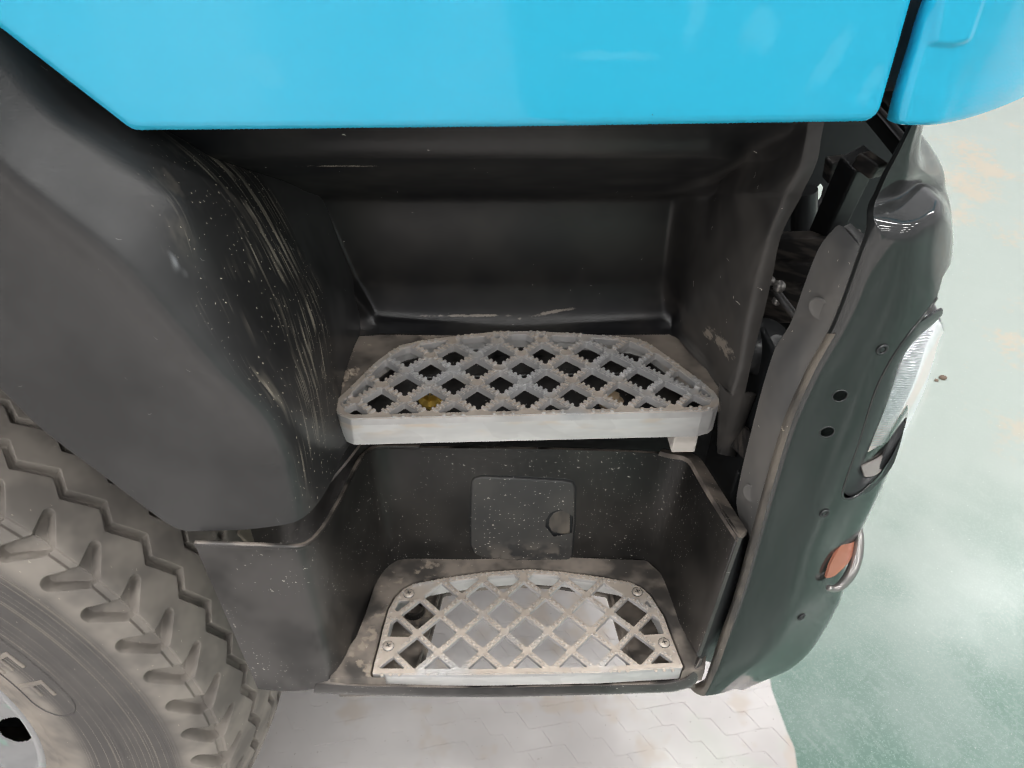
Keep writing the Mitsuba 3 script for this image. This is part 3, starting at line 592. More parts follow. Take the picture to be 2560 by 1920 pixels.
# lower step tray
def lerp_rows(top, bot, ts, extra=None):
    top, bot = np.array(top), np.array(bot)
    return [top + (bot - top) * t for t in ts]
t_top = [(-0.2814, 0.4900, 0.9525), (-0.2345, 0.4900, 0.9489), (-0.1943, 0.4900, 0.9449), (-0.1812, 0.4940, 0.9402), (-0.1710, 0.5150, 0.9299), (-0.1585, 0.5850, 0.9102), (-0.1385, 0.6750, 0.8985), (-0.1254, 0.6860, 0.8945), (-0.1014, 0.6900, 0.8904), (0.0484, 0.6900, 0.8855), (0.2276, 0.6900, 0.8745), (0.2532, 0.6860, 0.8702), (0.2663, 0.6720, 0.8718), (0.2640, 0.5800, 0.9077), (0.2598, 0.4920, 0.9484)]
t_bot = [(-0.2708, 0.4900, 0.6829), (-0.2315, 0.4900, 0.6757), (-0.2021, 0.4900, 0.6799), (-0.1850, 0.4920, 0.6957), (-0.1703, 0.5150, 0.7007), (-0.1556, 0.5750, 0.6854), (-0.1339, 0.6450, 0.6918), (-0.1209, 0.6620, 0.7025), (-0.1019, 0.6640, 0.7038), (0.0524, 0.6640, 0.6954), (0.2093, 0.6600, 0.6876), (0.2289, 0.6550, 0.6865), (0.2394, 0.6380, 0.6855), (0.2515, 0.5700, 0.6971), (0.2578, 0.4950, 0.7258)]
tray_rows = lerp_rows(t_top, t_bot, (0, 0.012, 0.25, 0.5, 0.75, 0.93, 1.0))
put_sheet('truck__step_tray', tray_rows, 150, 300, 0.004, 'tray_plastic', 0.0, 2.5, label='black plastic lower step tray flecked with paint and grit')
# thick top edge of the flange and side wall
G = grid(tray_rows, 150, 300, 0, 2.5)
put('truck__step_tray__rim', tube(G[0, :120] + [0, 0.0015, 0.0], 0.0034, 10), 'tray_plastic', True)
# right-hand top flange and outside face
put_sheet('truck__step_tray__top_flange', [[(0.2256, 0.6860, 0.8826), (0.2524, 0.6860, 0.8752), (0.2630, 0.6720, 0.8789), (0.2638, 0.5800, 0.9090), (0.2601, 0.4920, 0.9490)],
                                          [(0.2322, 0.7000, 0.8733), (0.2626, 0.7000, 0.8685), (0.2798, 0.6850, 0.8701), (0.2847, 0.6000, 0.8922), (0.2789, 0.5150, 0.9318)]], 12, 90, 0.006, 'ledge_plastic', 0, 2)
put_sheet('truck__step_tray__outer_wall', [[(0.2607, 0.4920, 0.9478), (0.2741, 0.5100, 0.9276), (0.3798, 0.7000, 0.7009)], [(0.2609, 0.4950, 0.8383), (0.2788, 0.5100, 0.8126), (0.4041, 0.7000, 0.5424)], [(0.2586, 0.4950, 0.7241), (0.2753, 0.5100, 0.6914), (0.4034, 0.7000, 0.3830)]], 60, 20, 0.003, 'satin_black', 0, 0.5)
# floor of the tray round the lower plate
lo_pts = [(-0.1331, 0.4948, 0.7030), (-0.1315, 0.5116, 0.7030), (-0.1286, 0.5316, 0.7030), (-0.1254, 0.5603, 0.7030), (-0.1216, 0.5844, 0.7030), (-0.1144, 0.6032, 0.7030), (-0.1049, 0.6155, 0.7030), (-0.0922, 0.6235, 0.7030), (-0.0489, 0.6329, 0.7030), (0.0060, 0.6410, 0.7030), (0.0622, 0.6445, 0.7030), (0.1066, 0.6396, 0.7030), (0.1617, 0.6292, 0.7030), (0.1994, 0.6200, 0.7030), (0.2140, 0.6100, 0.7030), (0.2230, 0.5972, 0.7030), (0.2338, 0.5670, 0.7030), (0.2379, 0.5355, 0.7030), (0.2424, 0.5060, 0.7030), (0.2444, 0.4942, 0.7030), (0.1414, 0.4903, 0.7030), (-0.0036, 0.4907, 0.7030)]
lo_out = rounded(poly_xy(lo_pts), 0.0025)
foot = poly_xy([(-0.1731, 0.4893, 0.7000), (-0.1726, 0.5027, 0.7000), (-0.1618, 0.5195, 0.7000), (-0.1490, 0.5440, 0.7000), (-0.1401, 0.5827, 0.7000), (-0.1327, 0.6291, 0.7000), (-0.1245, 0.6572, 0.7000), (-0.1133, 0.6665, 0.7000), (0.0520, 0.6598, 0.7000), (0.2226, 0.6482, 0.7000), (0.2358, 0.6293, 0.7000), (0.2498, 0.5741, 0.7000), (0.2634, 0.5244, 0.7000), (0.2672, 0.5143, 0.7000), (0.2587, 0.4876, 0.7000), (0.2480, 0.4790, 0.7000)])
gap = unary_union([lo_out.buffer(0.0028), box(-0.1, 0.3, 0.2, 0.52).intersection(lo_out.buffer(0.03).envelope).intersection(poly_xy([(-0.1344, 0.4955, 0.7000), (-0.1335, 0.4781, 0.7000), (0.2445, 0.4765, 0.7000), (0.2462, 0.4959, 0.7000)]))])
foot = foot.buffer(0.010).intersection(box(-1, 0.4915, 1, 1))
put('truck__step_tray__ledge', extrude(foot.difference(gap), 0.676, 0.7005, 0.001), 'ledge_plastic', label='dusty tray floor framing the lower tread plate')
opening = rounded(poly_xy([(-0.0548, 0.6407, 0.6520), (-0.0682, 0.5709, 0.6520), (-0.0817, 0.5144, 0.6520), (0.1876, 0.5134, 0.6520), (0.1842, 0.5416, 0.6520), (0.1740, 0.6345, 0.6520), (0.1094, 0.6492, 0.6520), (0.0531, 0.6538, 0.6520), (-0.0034, 0.6503, 0.6520)]), 0.004)
under = foot.buffer(-0.004).difference(opening)
put('truck__step_tray__bottom', extrude(under.intersection(box(-1, 0.497, 1, 1)), 0.648, 0.6545, 0.001), 'ledge_plastic')
put('truck__step_tray__bottom_rib', extrude(opening.buffer(0.006).difference(opening.buffer(0.003)).intersection(box(-1, 0.51, 1, 1)), 0.6545, 0.664, 0.001), 'ledge_plastic')
for i, c in enumerate(((-0.0934, 0.6136, 0.6550), (0.2344, 0.6115, 0.6550))):
    m = trimesh.creation.annulus(0.0115, 0.0145, 0.012); m.apply_translation(np.array(c) + [0, 0, 0.006]); put('truck__step_tray__boss', m, 'tray_plastic', 30)
# front lip under the plate
put_sheet('truck__step_tray__front_lip', [[(-0.1957, 0.4960, 0.6982), (-0.1353, 0.4960, 0.6811), (0.0456, 0.4960, 0.6714), (0.2253, 0.4960, 0.6712), (0.2481, 0.4960, 0.6796), (0.2590, 0.5000, 0.6997), (0.2656, 0.5100, 0.7009)],
                                         [(-0.2004, 0.4890, 0.6908), (-0.1352, 0.4890, 0.6843), (0.0452, 0.4890, 0.6746), (0.2235, 0.4890, 0.6743), (0.2478, 0.4890, 0.6844), (0.2597, 0.4940, 0.7026), (0.2658, 0.5050, 0.7073)],
                                         [(-0.2043, 0.4880, 0.6790), (-0.1378, 0.4880, 0.6714), (0.0455, 0.4880, 0.6603), (0.2277, 0.4880, 0.6617), (0.2545, 0.4880, 0.6728), (0.2650, 0.4930, 0.6933), (0.2682, 0.5030, 0.7078)],
                                         [(-0.2077, 0.4950, 0.6627), (-0.1402, 0.4950, 0.6540), (0.0463, 0.4950, 0.6427), (0.2332, 0.4950, 0.6440), (0.2619, 0.4950, 0.6563), (0.2715, 0.5000, 0.6773), (0.2740, 0.5100, 0.6933)]], 24, 200, 0.003, 'tray_plastic', 0.6, 1.5)

# access flap in the tray's back wall
fl_pts = [(-0.0135, 0.6730, 0.8370), (-0.0093, 0.6730, 0.8421), (0.0003, 0.6730, 0.8441), (0.0488, 0.6730, 0.8411), (0.1081, 0.6730, 0.8356), (0.1182, 0.6730, 0.8325), (0.1214, 0.6730, 0.8234), (0.1238, 0.6730, 0.7688), (0.1237, 0.6730, 0.7085), (0.1199, 0.6730, 0.6981), (0.1111, 0.6730, 0.6957), (0.0527, 0.6730, 0.6980), (-0.0003, 0.6730, 0.7063), (-0.0107, 0.6730, 0.7135), (-0.0155, 0.6730, 0.7289), (-0.0152, 0.6730, 0.7876)]
flap = rounded(poly_xz(fl_pts), 0.005)
tb = np.array(G[:, 190]); ytop, ybot = tb[0], tb[-1]
def wall_y(z): return ytop[1] + (ybot[1] - ytop[1]) * (ytop[2] - z) / (ytop[2] - ybot[2])
def flap_map(off):
    def f(P, D): return np.stack([P[:, 0], wall_y(P[:, 1]) - off + D, P[:, 1]], 1)
    return f
notch = rounded(poly_xz([(0.1168, 0.6730, 0.7841), (0.1190, 0.6730, 0.7443), (0.1058, 0.6730, 0.7454), (0.0941, 0.6730, 0.7498), (0.0898, 0.6730, 0.7598), (0.0903, 0.6730, 0.7711), (0.0952, 0.6730, 0.7806), (0.1034, 0.6730, 0.7852)]), 0.002)
put('truck__step_tray__flap', panel(flap.difference(notch), 0.0022, 0.003, flap_map(0.0035), 0.002, 0.006), 'flap_plastic', 25, label='square access flap with a finger notch in the tray back wall')
put('truck__step_tray__flap_gap', panel(flap.buffer(0.0022), 0.001, 0.001, flap_map(0.0006), 0.002, 0.01), 'deep_black')
put('truck__step_tray__notch', panel(notch, 0.002, 0.002, lambda P, D: np.stack([P[:, 0], wall_y(P[:, 1]) - 0.0012 - 0.10 * (0.778 - P[:, 1]) * 0.2 + 0.3 * D, P[:, 1]], 1), 0.001, 0.003), 'lip_plastic', 30, label='finger notch of the access flap')

# lower tread plate
PL = np.array([-0.0829, 0.4954]); ZL = 0.703
barsL, wL = lattice(lo_out, PL, -0.0067, 0.0070)
scr = [(-0.0969, 0.6078, 0.7030), (-0.1168, 0.5313, 0.7030), (0.2055, 0.6039, 0.7030), (0.2267, 0.5278, 0.7030)]
gus = [rounded(poly_xy([(-0.1155, 0.5983, 0.7030), (-0.0847, 0.5964, 0.7030), (-0.0789, 0.6037, 0.7030), (-0.0565, 0.6221, 0.7030), (-0.0528, 0.6382, 0.7030), (-0.1097, 0.6232, 0.7030)]), 0.002), poly_xy([(-0.1335, 0.5457, 0.7030), (-0.1225, 0.5454, 0.7030), (-0.0915, 0.5441, 0.7030), (-0.1065, 0.5196, 0.7030), (-0.1290, 0.5020, 0.7030), (-0.1344, 0.5074, 0.7030)]),
       rounded(poly_xy([(0.1645, 0.6305, 0.7030), (0.1655, 0.6174, 0.7030), (0.1871, 0.5992, 0.7030), (0.2126, 0.5863, 0.7030), (0.2216, 0.5985, 0.7030), (0.2113, 0.6165, 0.7030)]), 0.002), poly_xy([(0.2046, 0.5402, 0.7030), (0.2398, 0.5423, 0.7030), (0.2439, 0.5011, 0.7030), (0.2389, 0.5012, 0.7030), (0.2191, 0.5197, 0.7030)])]
rimL = lo_out.difference(lo_out.buffer(-0.0075))
plateL = open_holes(unary_union([barsL, rimL] + [g.intersection(lo_out) for g in gus]), lo_out, 0.0012)
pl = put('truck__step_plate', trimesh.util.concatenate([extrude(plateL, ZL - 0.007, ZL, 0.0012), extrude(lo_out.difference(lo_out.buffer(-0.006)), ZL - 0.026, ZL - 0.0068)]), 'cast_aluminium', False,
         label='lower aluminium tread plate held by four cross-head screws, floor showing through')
sl = studs(wL, lo_out, ZL - 0.0004, 0.0022, 0.0034, 9, False)
bad = unary_union([g.buffer(-0.002) for g in gus])
sl = [m for m in sl if not bad.contains(Point(m.centroid[:2]))]
front_studs(wL, 7, -1.0 + 0.5 - 0.5, -0.075, ZL - 0.0004, 0.0019, 0.0026, sl)
sl += rim_studs(lo_out, ZL - 0.0004, 0.0018, 0.0026, 0.515, [(k / 28.0, 4, 0.0085) for k in range(28)])
put(pl + '__stud', trimesh.util.concatenate(sl), 'cast_aluminium', False, kind='stuff')
for c in scr:
    c = np.array(c)
    prof = [(0.0001, 0.0024), (0.003, 0.0021), (0.0048, 0.0016), (0.0060, 0.0007), (0.0064, 0.0)]
    m = trimesh.creation.revolve(np.array(prof)[::-1], sections=32); m.apply_translation([0, 0, ZL - 0.0002])
    k = put(pl + '__screw', m.apply_translation([c[0], c[1], 0]), 'cast_aluminium', True)
    ang = random.random()
    x = trimesh.util.concatenate([trimesh.creation.box([0.0062, 0.0011, 0.0008]), trimesh.creation.box([0.0011, 0.0062, 0.0008])])
    x.apply_transform(trimesh.transformations.rotation_matrix(ang * 0.6, [0, 0, 1])); x.apply_translation([c[0], c[1], ZL + 0.0021]); put(pl + '__screw_slot', x, 'chassis_brown')
    w = trimesh.creation.annulus(0.0067, 0.0073, 0.0004); w.apply_translation([c[0], c[1], ZL + 0.0001]); put(pl + '__screw_rim', w, 'chassis_brown')

# bumper side
br = [[(0.3172, 0.5450, 1.3582), (0.3097, 0.5300, 1.3635), (0.3094, 0.5270, 1.3645), (0.3114, 0.5270, 1.3645), (0.3173, 0.5330, 1.3625), (0.3304, 0.5500, 1.3565), (0.3618, 0.6000, 1.3389)],
      [(0.3122, 0.5450, 1.3275), (0.3048, 0.5300, 1.3336), (0.3049, 0.5260, 1.3353), (0.3123, 0.5270, 1.3349), (0.3210, 0.5330, 1.3325), (0.3400, 0.5550, 1.3235), (0.3703, 0.6000, 1.3052)],
      [(0.3094, 0.5450, 1.3118), (0.3018, 0.5300, 1.3184), (0.3011, 0.5240, 1.3210), (0.3149, 0.5270, 1.3198), (0.3439, 0.5520, 1.3089), (0.3889, 0.6000, 1.2895), (0.4564, 0.7000, 1.2444)],
      [(0.3074, 0.5450, 1.2926), (0.2996, 0.5300, 1.2997), (0.2983, 0.5220, 1.3028), (0.3207, 0.5340, 1.3005), (0.3471, 0.5580, 1.2989), (0.4029, 0.6050, 1.2749), (0.4703, 0.7000, 1.2318)],
      [(0.2987, 0.5250, 1.2865), (0.2913, 0.5110, 1.2935), (0.2918, 0.5050, 1.2956), (0.3175, 0.5110, 1.2975), (0.3483, 0.5320, 1.2976), (0.4047, 0.5880, 1.2626), (0.4864, 0.7000, 1.2078)],
      [(0.2990, 0.5200, 1.2792), (0.2910, 0.5050, 1.2870), (0.2971, 0.4980, 1.2881), (0.3145, 0.4980, 1.2946), (0.3410, 0.5130, 1.2963), (0.3981, 0.5680, 1.2577), (0.4953, 0.7000, 1.1898)],
      [(0.2965, 0.5150, 1.2646), (0.2897, 0.5020, 1.2718), (0.2981, 0.4970, 1.2746), (0.3157, 0.4930, 1.2799), (0.3424, 0.5050, 1.2750), (0.4006, 0.5600, 1.2413), (0.5071, 0.7000, 1.1622)],
      [(0.2962, 0.5150, 1.2248), (0.2894, 0.5020, 1.2330), (0.2977, 0.4970, 1.2362), (0.3229, 0.4930, 1.2397), (0.3526, 0.5030, 1.2341), (0.4095, 0.5550, 1.2022), (0.5243, 0.7000, 1.1077)],
      [(0.2950, 0.5150, 1.1986), (0.2882, 0.5020, 1.2075), (0.2948, 0.4970, 1.2109), (0.3238, 0.4930, 1.2135), (0.3561, 0.5030, 1.2066), (0.4114, 0.5500, 1.1744), (0.5301, 0.7000, 1.0719)],
      [(0.2859, 0.5150, 1.1441), (0.2794, 0.5020, 1.1544), (0.2860, 0.4970, 1.1582), (0.3191, 0.4930, 1.1611), (0.3572, 0.5030, 1.1530), (0.4169, 0.5500, 1.1157), (0.5375, 0.7000, 0.9972)],
      [(0.2809, 0.5150, 1.0814), (0.2746, 0.5020, 1.0932), (0.2821, 0.4970, 1.0976), (0.3198, 0.4930, 1.1008), (0.3629, 0.5030, 1.0912), (0.4231, 0.5500, 1.0481), (0.5458, 0.7000, 0.9111)],
      [(0.2835, 0.5150, 0.9858), (0.2771, 0.5020, 1.0001), (0.2851, 0.4970, 1.0053), (0.3235, 0.4930, 1.0090), (0.3680, 0.5050, 0.9951), (0.4297, 0.5500, 0.9451), (0.5531, 0.7000, 0.7801)],
      [(0.2862, 0.5150, 0.9141), (0.2798, 0.5020, 0.9301), (0.2897, 0.4970, 0.9360), (0.3259, 0.4930, 0.9400), (0.3681, 0.5060, 0.9231), (0.4279, 0.5500, 0.8680), (0.5513, 0.7000, 0.6818)],
      [(0.2901, 0.5150, 0.8051), (0.2837, 0.5020, 0.8238), (0.2932, 0.4970, 0.8307), (0.3308, 0.4930, 0.8353), (0.3801, 0.5070, 0.8137), (0.4446, 0.5500, 0.7503), (0.5724, 0.7000, 0.5320)],
      [(0.2878, 0.5150, 0.7272), (0.2839, 0.5020, 0.7479), (0.2951, 0.4970, 0.7554), (0.3332, 0.4940, 0.7587), (0.3789, 0.5100, 0.7318), (0.4405, 0.5500, 0.6665), (0.5500, 0.6800, 0.4575)],
      [(0.2893, 0.5150, 0.6771), (0.2835, 0.5020, 0.6990), (0.2956, 0.4970, 0.7069), (0.3285, 0.4960, 0.7073), (0.3701, 0.5120, 0.6789), (0.4254, 0.5500, 0.6131), (0.5159, 0.6600, 0.4255)],
      [(0.2877, 0.5150, 0.6411), (0.2836, 0.5020, 0.6582), (0.2926, 0.4980, 0.6649), (0.3138, 0.4990, 0.6622), (0.3458, 0.5150, 0.6348), (0.3906, 0.5500, 0.5779), (0.4598, 0.6400, 0.4186)],
      [(0.2687, 0.5120, 0.6257), (0.2806, 0.5020, 0.6233), (0.2895, 0.5000, 0.6236), (0.3056, 0.5020, 0.6242), (0.3311, 0.5170, 0.6060), (0.3700, 0.5500, 0.5588), (0.4223, 0.6200, 0.4325)]]
br = [list(q[:-1]) + [(q[-2][0] + 0.032, 0.70, q[-2][2] - 0.002), (q[-2][0] + 0.060, 1.05, q[-2][2] - 0.002)] for q in br]
open_px = [(0.3744, 0.5050, 1.2373), (0.3729, 0.5050, 1.2211), (0.3624, 0.5050, 1.2083), (0.3541, 0.5050, 1.1940), (0.3481, 0.5050, 1.1801), (0.3452, 0.5050, 1.1671), (0.3425, 0.5050, 1.1458), (0.3437, 0.5050, 1.1142), (0.3474, 0.5050, 1.0741), (0.3510, 0.5050, 1.0204), (0.3534, 0.5050, 1.0046), (0.3570, 0.5050, 0.9965), (0.3670, 0.5050, 0.9905), (0.3789, 0.5050, 0.9937), (0.3982, 0.5050, 1.0078), (0.4253, 0.5050, 1.0592), (1.1570, 0.5050, 1.0809), (0.9933, 0.5050, 1.2362)]
lamp_open = rounded(poly_xz(open_px), 0.004)
hole_at = [np.array((0.3100, 0.4960, 1.1342)), np.array((0.3108, 0.4960, 1.0919))]
holes = unary_union([Point(h[0], h[2]).buffer(0.0062) for h in hole_at])
cutp = unary_union([holes, lamp_open])
def keep_bumper(c): return ~contains_xy(cutp, c[:, 0], c[:, 2])
GB = grid(br, 620, 560, 2.0, 1.2)
m, uv = slab(GB, 0.0, keep_bumper)
bumper = put('truck__bumper', m, 'gloss_black', True, uv, label='glossy dark bumper end that wraps round the cab corner')
je = int(np.argmin([np.abs(np.linalg.norm(GB[:, j] - grid([[q[2]] * 2 for q in br], 620, 2, 2.0, 0)[:, 0], axis=1)).mean() for j in range(300)]))
lipG = GB[165:, 0:je + 1]
m, uv = slab(lipG - normals(lipG) * 0 + np.array([-0.0006, -0.0009, 0]), 0.0, None)
put('truck__bumper__edge_strip', m, 'lip_plastic', True, uv, label='scuffed matt edge strip along the bumper')
def near(x, z):
    d = (GB[:, :, 0] - x) ** 2 + (GB[:, :, 2] - z) ** 2
    i, j = np.unravel_index(np.argmin(d), d.shape)
    return GB[i, j], normals(GB)[i, j]
for h in hole_at:
    p, n = near(h[0], h[2])
    th = np.linspace(0, 2 * np.pi, 40)
    ringp = np.array([near(h[0] + 0.0064 * math.cos(a), h[2] + 0.0064 * math.sin(a))[0] for a in th])
    put('truck__bumper__hole_rim', tube(np.stack([h[0] + 0.0064 * np.cos(th), ringp[:, 1], h[2] + 0.0064 * np.sin(th)], 1), 0.0007, 8, False), 'satin_black', True)
put('truck__bumper__backing', rbox([0.303, 0.545, 0.72], [0.345, 0.55, 1.22], 0.002), 'deep_black')
for (x, z) in [(lambda q: (q[0], q[2]))(q) for q in [(0.3310, 0.4970, 1.1832), (0.3405, 0.4970, 0.9804), (0.3694, 0.4970, 0.7903)]]:
    p, n = near(x, z)
    if n[1] > 0: n = -n
    th = np.linspace(0, 2 * np.pi, 30)
    a = np.cross(n, [0, 0, 1.0]); a /= np.linalg.norm(a); b = np.cross(n, a)
    put('truck__bumper__rivet', trimesh.util.concatenate([tube(p + n * 0.0008 + 0.0042 * (np.cos(th)[:, None] * a + np.sin(th)[:, None] * b), 0.0013, 8, False), tube([p, p + n * 0.0009, p + n * 0.001], 0.0022, 14)]), 'satin_black', True)
op = np.array([(q[0], near(q[0], q[2])[0][1], q[2]) for q in [(0.3732, 0.5050, 1.2203), (0.3624, 0.5050, 1.2083), (0.3541, 0.5050, 1.1940), (0.3481, 0.5050, 1.1801), (0.3452, 0.5050, 1.1671), (0.3425, 0.5050, 1.1458), (0.3437, 0.5050, 1.1142), (0.3474, 0.5050, 1.0741), (0.3510, 0.5050, 1.0204), (0.3534, 0.5050, 1.0046), (0.3570, 0.5050, 0.9965), (0.3670, 0.5050, 0.9905), (0.3789, 0.5050, 0.9937), (0.3882, 0.5050, 1.0017)]])
put('truck__bumper__lamp_edge', tube(curve(op, 260, False), 0.0014, 8, False), 'gloss_black', True)

# headlight
hl_out = [(0.3937, 0.5300, 1.1995), (0.3868, 0.5250, 1.2004), (0.3708, 0.5150, 1.1983), (0.3566, 0.5080, 1.1907), (0.3477, 0.5080, 1.1635), (0.3451, 0.5080, 1.1416), (0.3464, 0.5080, 1.1097), (0.3500, 0.5080, 1.0698), (0.3539, 0.5080, 1.0173), (0.3567, 0.5080, 1.0013), (0.3682, 0.5080, 0.9901), (0.3838, 0.5120, 0.9872), (0.4034, 0.5220, 0.9967), (0.4148, 0.5300, 1.0159), (0.4189, 0.5450, 1.0547)]
hl_in = [(0.4056, 0.5450, 1.1812), (0.3994, 0.5400, 1.1778), (0.3839, 0.5300, 1.1721), (0.3713, 0.5200, 1.1647), (0.3697, 0.5200, 1.1459), (0.3711, 0.5200, 1.1290), (0.3739, 0.5200, 1.0957), (0.3749, 0.5200, 1.0587), (0.3760, 0.5200, 1.0248), (0.3838, 0.5200, 1.0066), (0.3895, 0.5200, 1.0077), (0.3955, 0.5230, 1.0159), (0.4017, 0.5320, 1.0281), (0.4065, 0.5400, 1.0396), (0.4133, 0.5500, 1.0620)]
hm = [(np.array(a) * 0.5 + np.array(b) * 0.5 + np.array([0, -0.002, 0])) for a, b in zip(hl_out, hl_in)]
HG = grid([hl_out, hm, hl_in], 24, 160, 0.8, 1.2)
m, uv = slab(HG, 0.002)
put('truck__headlight__bezel', m, 'satin_black', True, uv, label='dark bezel framing the headlight')
HB = GB[190:420] + np.array([0.0, 0.030, 0.0])
m, uv = slab(HB[:, 40:235], 0.0)
put('truck__headlight__housing', m, 'deep_black', True, uv)
lens = [[(0.3977, 0.5450, 1.1753), (0.4108, 0.5500, 1.1692), (0.4393, 0.5800, 1.1438), (0.5033, 0.6600, 1.0856)],
        [(0.3850, 0.5320, 1.1715), (0.3932, 0.5300, 1.1720), (0.4213, 0.5600, 1.1474), (0.5011, 0.6600, 1.0728)],
        [(0.3733, 0.5240, 1.1561), (0.3863, 0.5220, 1.1553), (0.4163, 0.5500, 1.1318), (0.5043, 0.6600, 1.0453)],
        [(0.3697, 0.5180, 1.1316), (0.3877, 0.5200, 1.1289), (0.4193, 0.5480, 1.1047), (0.5078, 0.6600, 1.0136)],
        [(0.3725, 0.5180, 1.0960), (0.3903, 0.5220, 1.0923), (0.4218, 0.5500, 1.0677), (0.5090, 0.6600, 0.9712)],
        [(0.3736, 0.5180, 1.0590), (0.3906, 0.5240, 1.0532), (0.4217, 0.5520, 1.0309), (0.5072, 0.6600, 0.9294)],
        [(0.3741, 0.5180, 1.0257), (0.3864, 0.5240, 1.0251), (0.4123, 0.5460, 1.0143), (0.5009, 0.6600, 0.9038)]]
put_sheet('truck__headlight__chin', [[(0.3729, 0.5160, 1.0244), (0.3857, 0.5210, 1.0258), (0.4079, 0.5380, 1.0222)], [(0.3793, 0.5140, 1.0118), (0.3921, 0.5180, 1.0097), (0.4132, 0.5380, 1.0187)]], 20, 30, 0.002, 'pale_grey_plastic', 0, 0)
lens = [list(q) + [(q[-1][0] + 0.03, 0.86, q[-1][2])] for q in lens]
LG = grid(lens, 120, 140, 1, 1)
m, uv = slab(LG, 0.0)
put('truck__headlight__lens', m, 'clear_lens', True, uv, label='clear headlight lens at the bumper corner')
RG = LG + np.array([0.004, 0.014, -0.001])
m, uv = slab(RG, 0.0)
put('truck__headlight__reflector', m, 'reflector', True, uv)
ribs = [tube([LG[i, 1] + [0.002, 0.008, 0], LG[i, 4] + [0.002, 0.007, 0], LG[i, 7] + [0.003, 0.007, 0]], 0.0008, 8) for i in range(14, 112, 2)]
put('truck__headlight__rib', trimesh.util.concatenate(ribs), 'chrome', True, kind='stuff')

# side marker low in the bumper
om = [[(0.4201, 0.5520, 0.8943), (0.4219, 0.5520, 0.8929), (0.4226, 0.5500, 0.8925)], [(0.3938, 0.5250, 0.9047), (0.4054, 0.5300, 0.8936), (0.4159, 0.5350, 0.8817)], [(0.3817, 0.5130, 0.8975), (0.3944, 0.5170, 0.8867), (0.4093, 0.5240, 0.8732)], [(0.3776, 0.5080, 0.8806), (0.3883, 0.5110, 0.8722), (0.3975, 0.5140, 0.8694)], [(0.3778, 0.5060, 0.8648), (0.3844, 0.5080, 0.8634), (0.3896, 0.5100, 0.8635)]]
put_sheet('truck__side_marker__lens', [[(p[0], p[1] - 0.004, p[2]) for p in r] for r in om], 60, 24, 0.003, 'orange_lens', 1, 1, label='orange side marker lens low in the bumper')
mk = curve([(p[0], p[1] - 0.006, p[2]) for p in [(0.4192, 0.5500, 0.9021), (0.4201, 0.5400, 0.8894), (0.4173, 0.5280, 0.8729), (0.4100, 0.5170, 0.8587), (0.3999, 0.5110, 0.8452), (0.3846, 0.5070, 0.8489)]], 80)
put('truck__side_marker__rim', tube(mk, 0.0028 + 0.0036 * np.sin(np.linspace(0.2, 3.0, 80)), 16), 'dark_chrome', True, label='shiny rim of the side marker')

# textured side bracket between well and bumper
sb_l = [(0.2928, 0.5600, 1.2587), (0.2850, 0.5600, 1.2393), (0.2826, 0.5600, 1.2112), (0.2810, 0.5600, 1.1694), (0.2727, 0.5600, 1.1308), (0.2720, 0.5600, 1.0963), (0.2735, 0.5600, 1.0386), (0.2788, 0.5600, 0.9371), (0.2965, 0.5600, 0.8835), (0.3107, 0.5600, 0.8607)]
sb_r = [(0.2949, 0.5500, 1.2661), (0.2942, 0.5080, 1.2671), (0.2932, 0.5080, 1.2292), (0.2920, 0.5080, 1.2034), (0.2831, 0.5080, 1.1496), (0.2783, 0.5080, 1.1249), (0.2782, 0.5080, 1.0877), (0.2808, 0.5080, 0.9935), (0.2821, 0.5080, 0.9501), (0.2835, 0.5080, 0.9233)]
sbm = [np.array(a) * 0.35 + np.array(b) * 0.65 + np.array([0, 0.004, 0]) for a, b in zip(sb_l, sb_r)]
put_sheet('truck__bumper__side_bracket', np.array([sb_l, sbm, sb_r]).transpose(1, 0, 2), 160, 40, 0.004, 'grey_plastic', 1.0, 0.6, label='grey textured plastic bracket behind the bumper edge')
put_sheet('truck__bumper__bracket_corner', [[(0.2949, 0.5500, 1.2661), (0.2957, 0.5500, 1.2675), (0.3136, 0.5800, 1.2510)], [(0.2952, 0.5300, 1.2684), (0.2966, 0.5300, 1.2691), (0.3206, 0.5700, 1.2472)], [(0.2948, 0.5080, 1.2671), (0.2995, 0.5150, 1.2674), (0.3258, 0.5600, 1.2443)]], 20, 12, 0.003, 'grey_plastic', 0, 0)
nb = np.array([-0.86, -0.50, 0.05]); nb /= np.linalg.norm(nb); tb2 = np.cross(nb, [0, 0, 1.0]); tb2 /= np.linalg.norm(tb2); ub2 = np.cross(tb2, nb)
GS = grid(np.array([sb_l, sbm, sb_r]).transpose(1, 0, 2), 160, 40, 1.0, 0.6)
for c, rx, rz in (((0.2915, 0.5310, 1.1976), 0.0115, 0.0090), ((0.2838, 0.5350, 0.9678), 0.0085, 0.0095)):
    c = np.array(c)
    i = np.unravel_index(np.argmin(np.linalg.norm(GS - c, axis=2)), GS.shape[:2]); c = GS[i]
    th = np.linspace(0, 2 * np.pi, 48)
    rings = [c + nb * h + k * (rx * np.cos(th)[:, None] * tb2 + rz * np.sin(th)[:, None] * ub2) for k, h in ((1.12, 0.0004), (1.0, 0.0016), (0.88, 0.0010), (0.7, -0.004 + 0.0044), (0.35, 0.0003), (0.02, 0.0003))]
    m, uv = slab(np.array(rings), 0.0)
    put('truck__bumper__dimple', m, 'grey_plastic', True, uv)

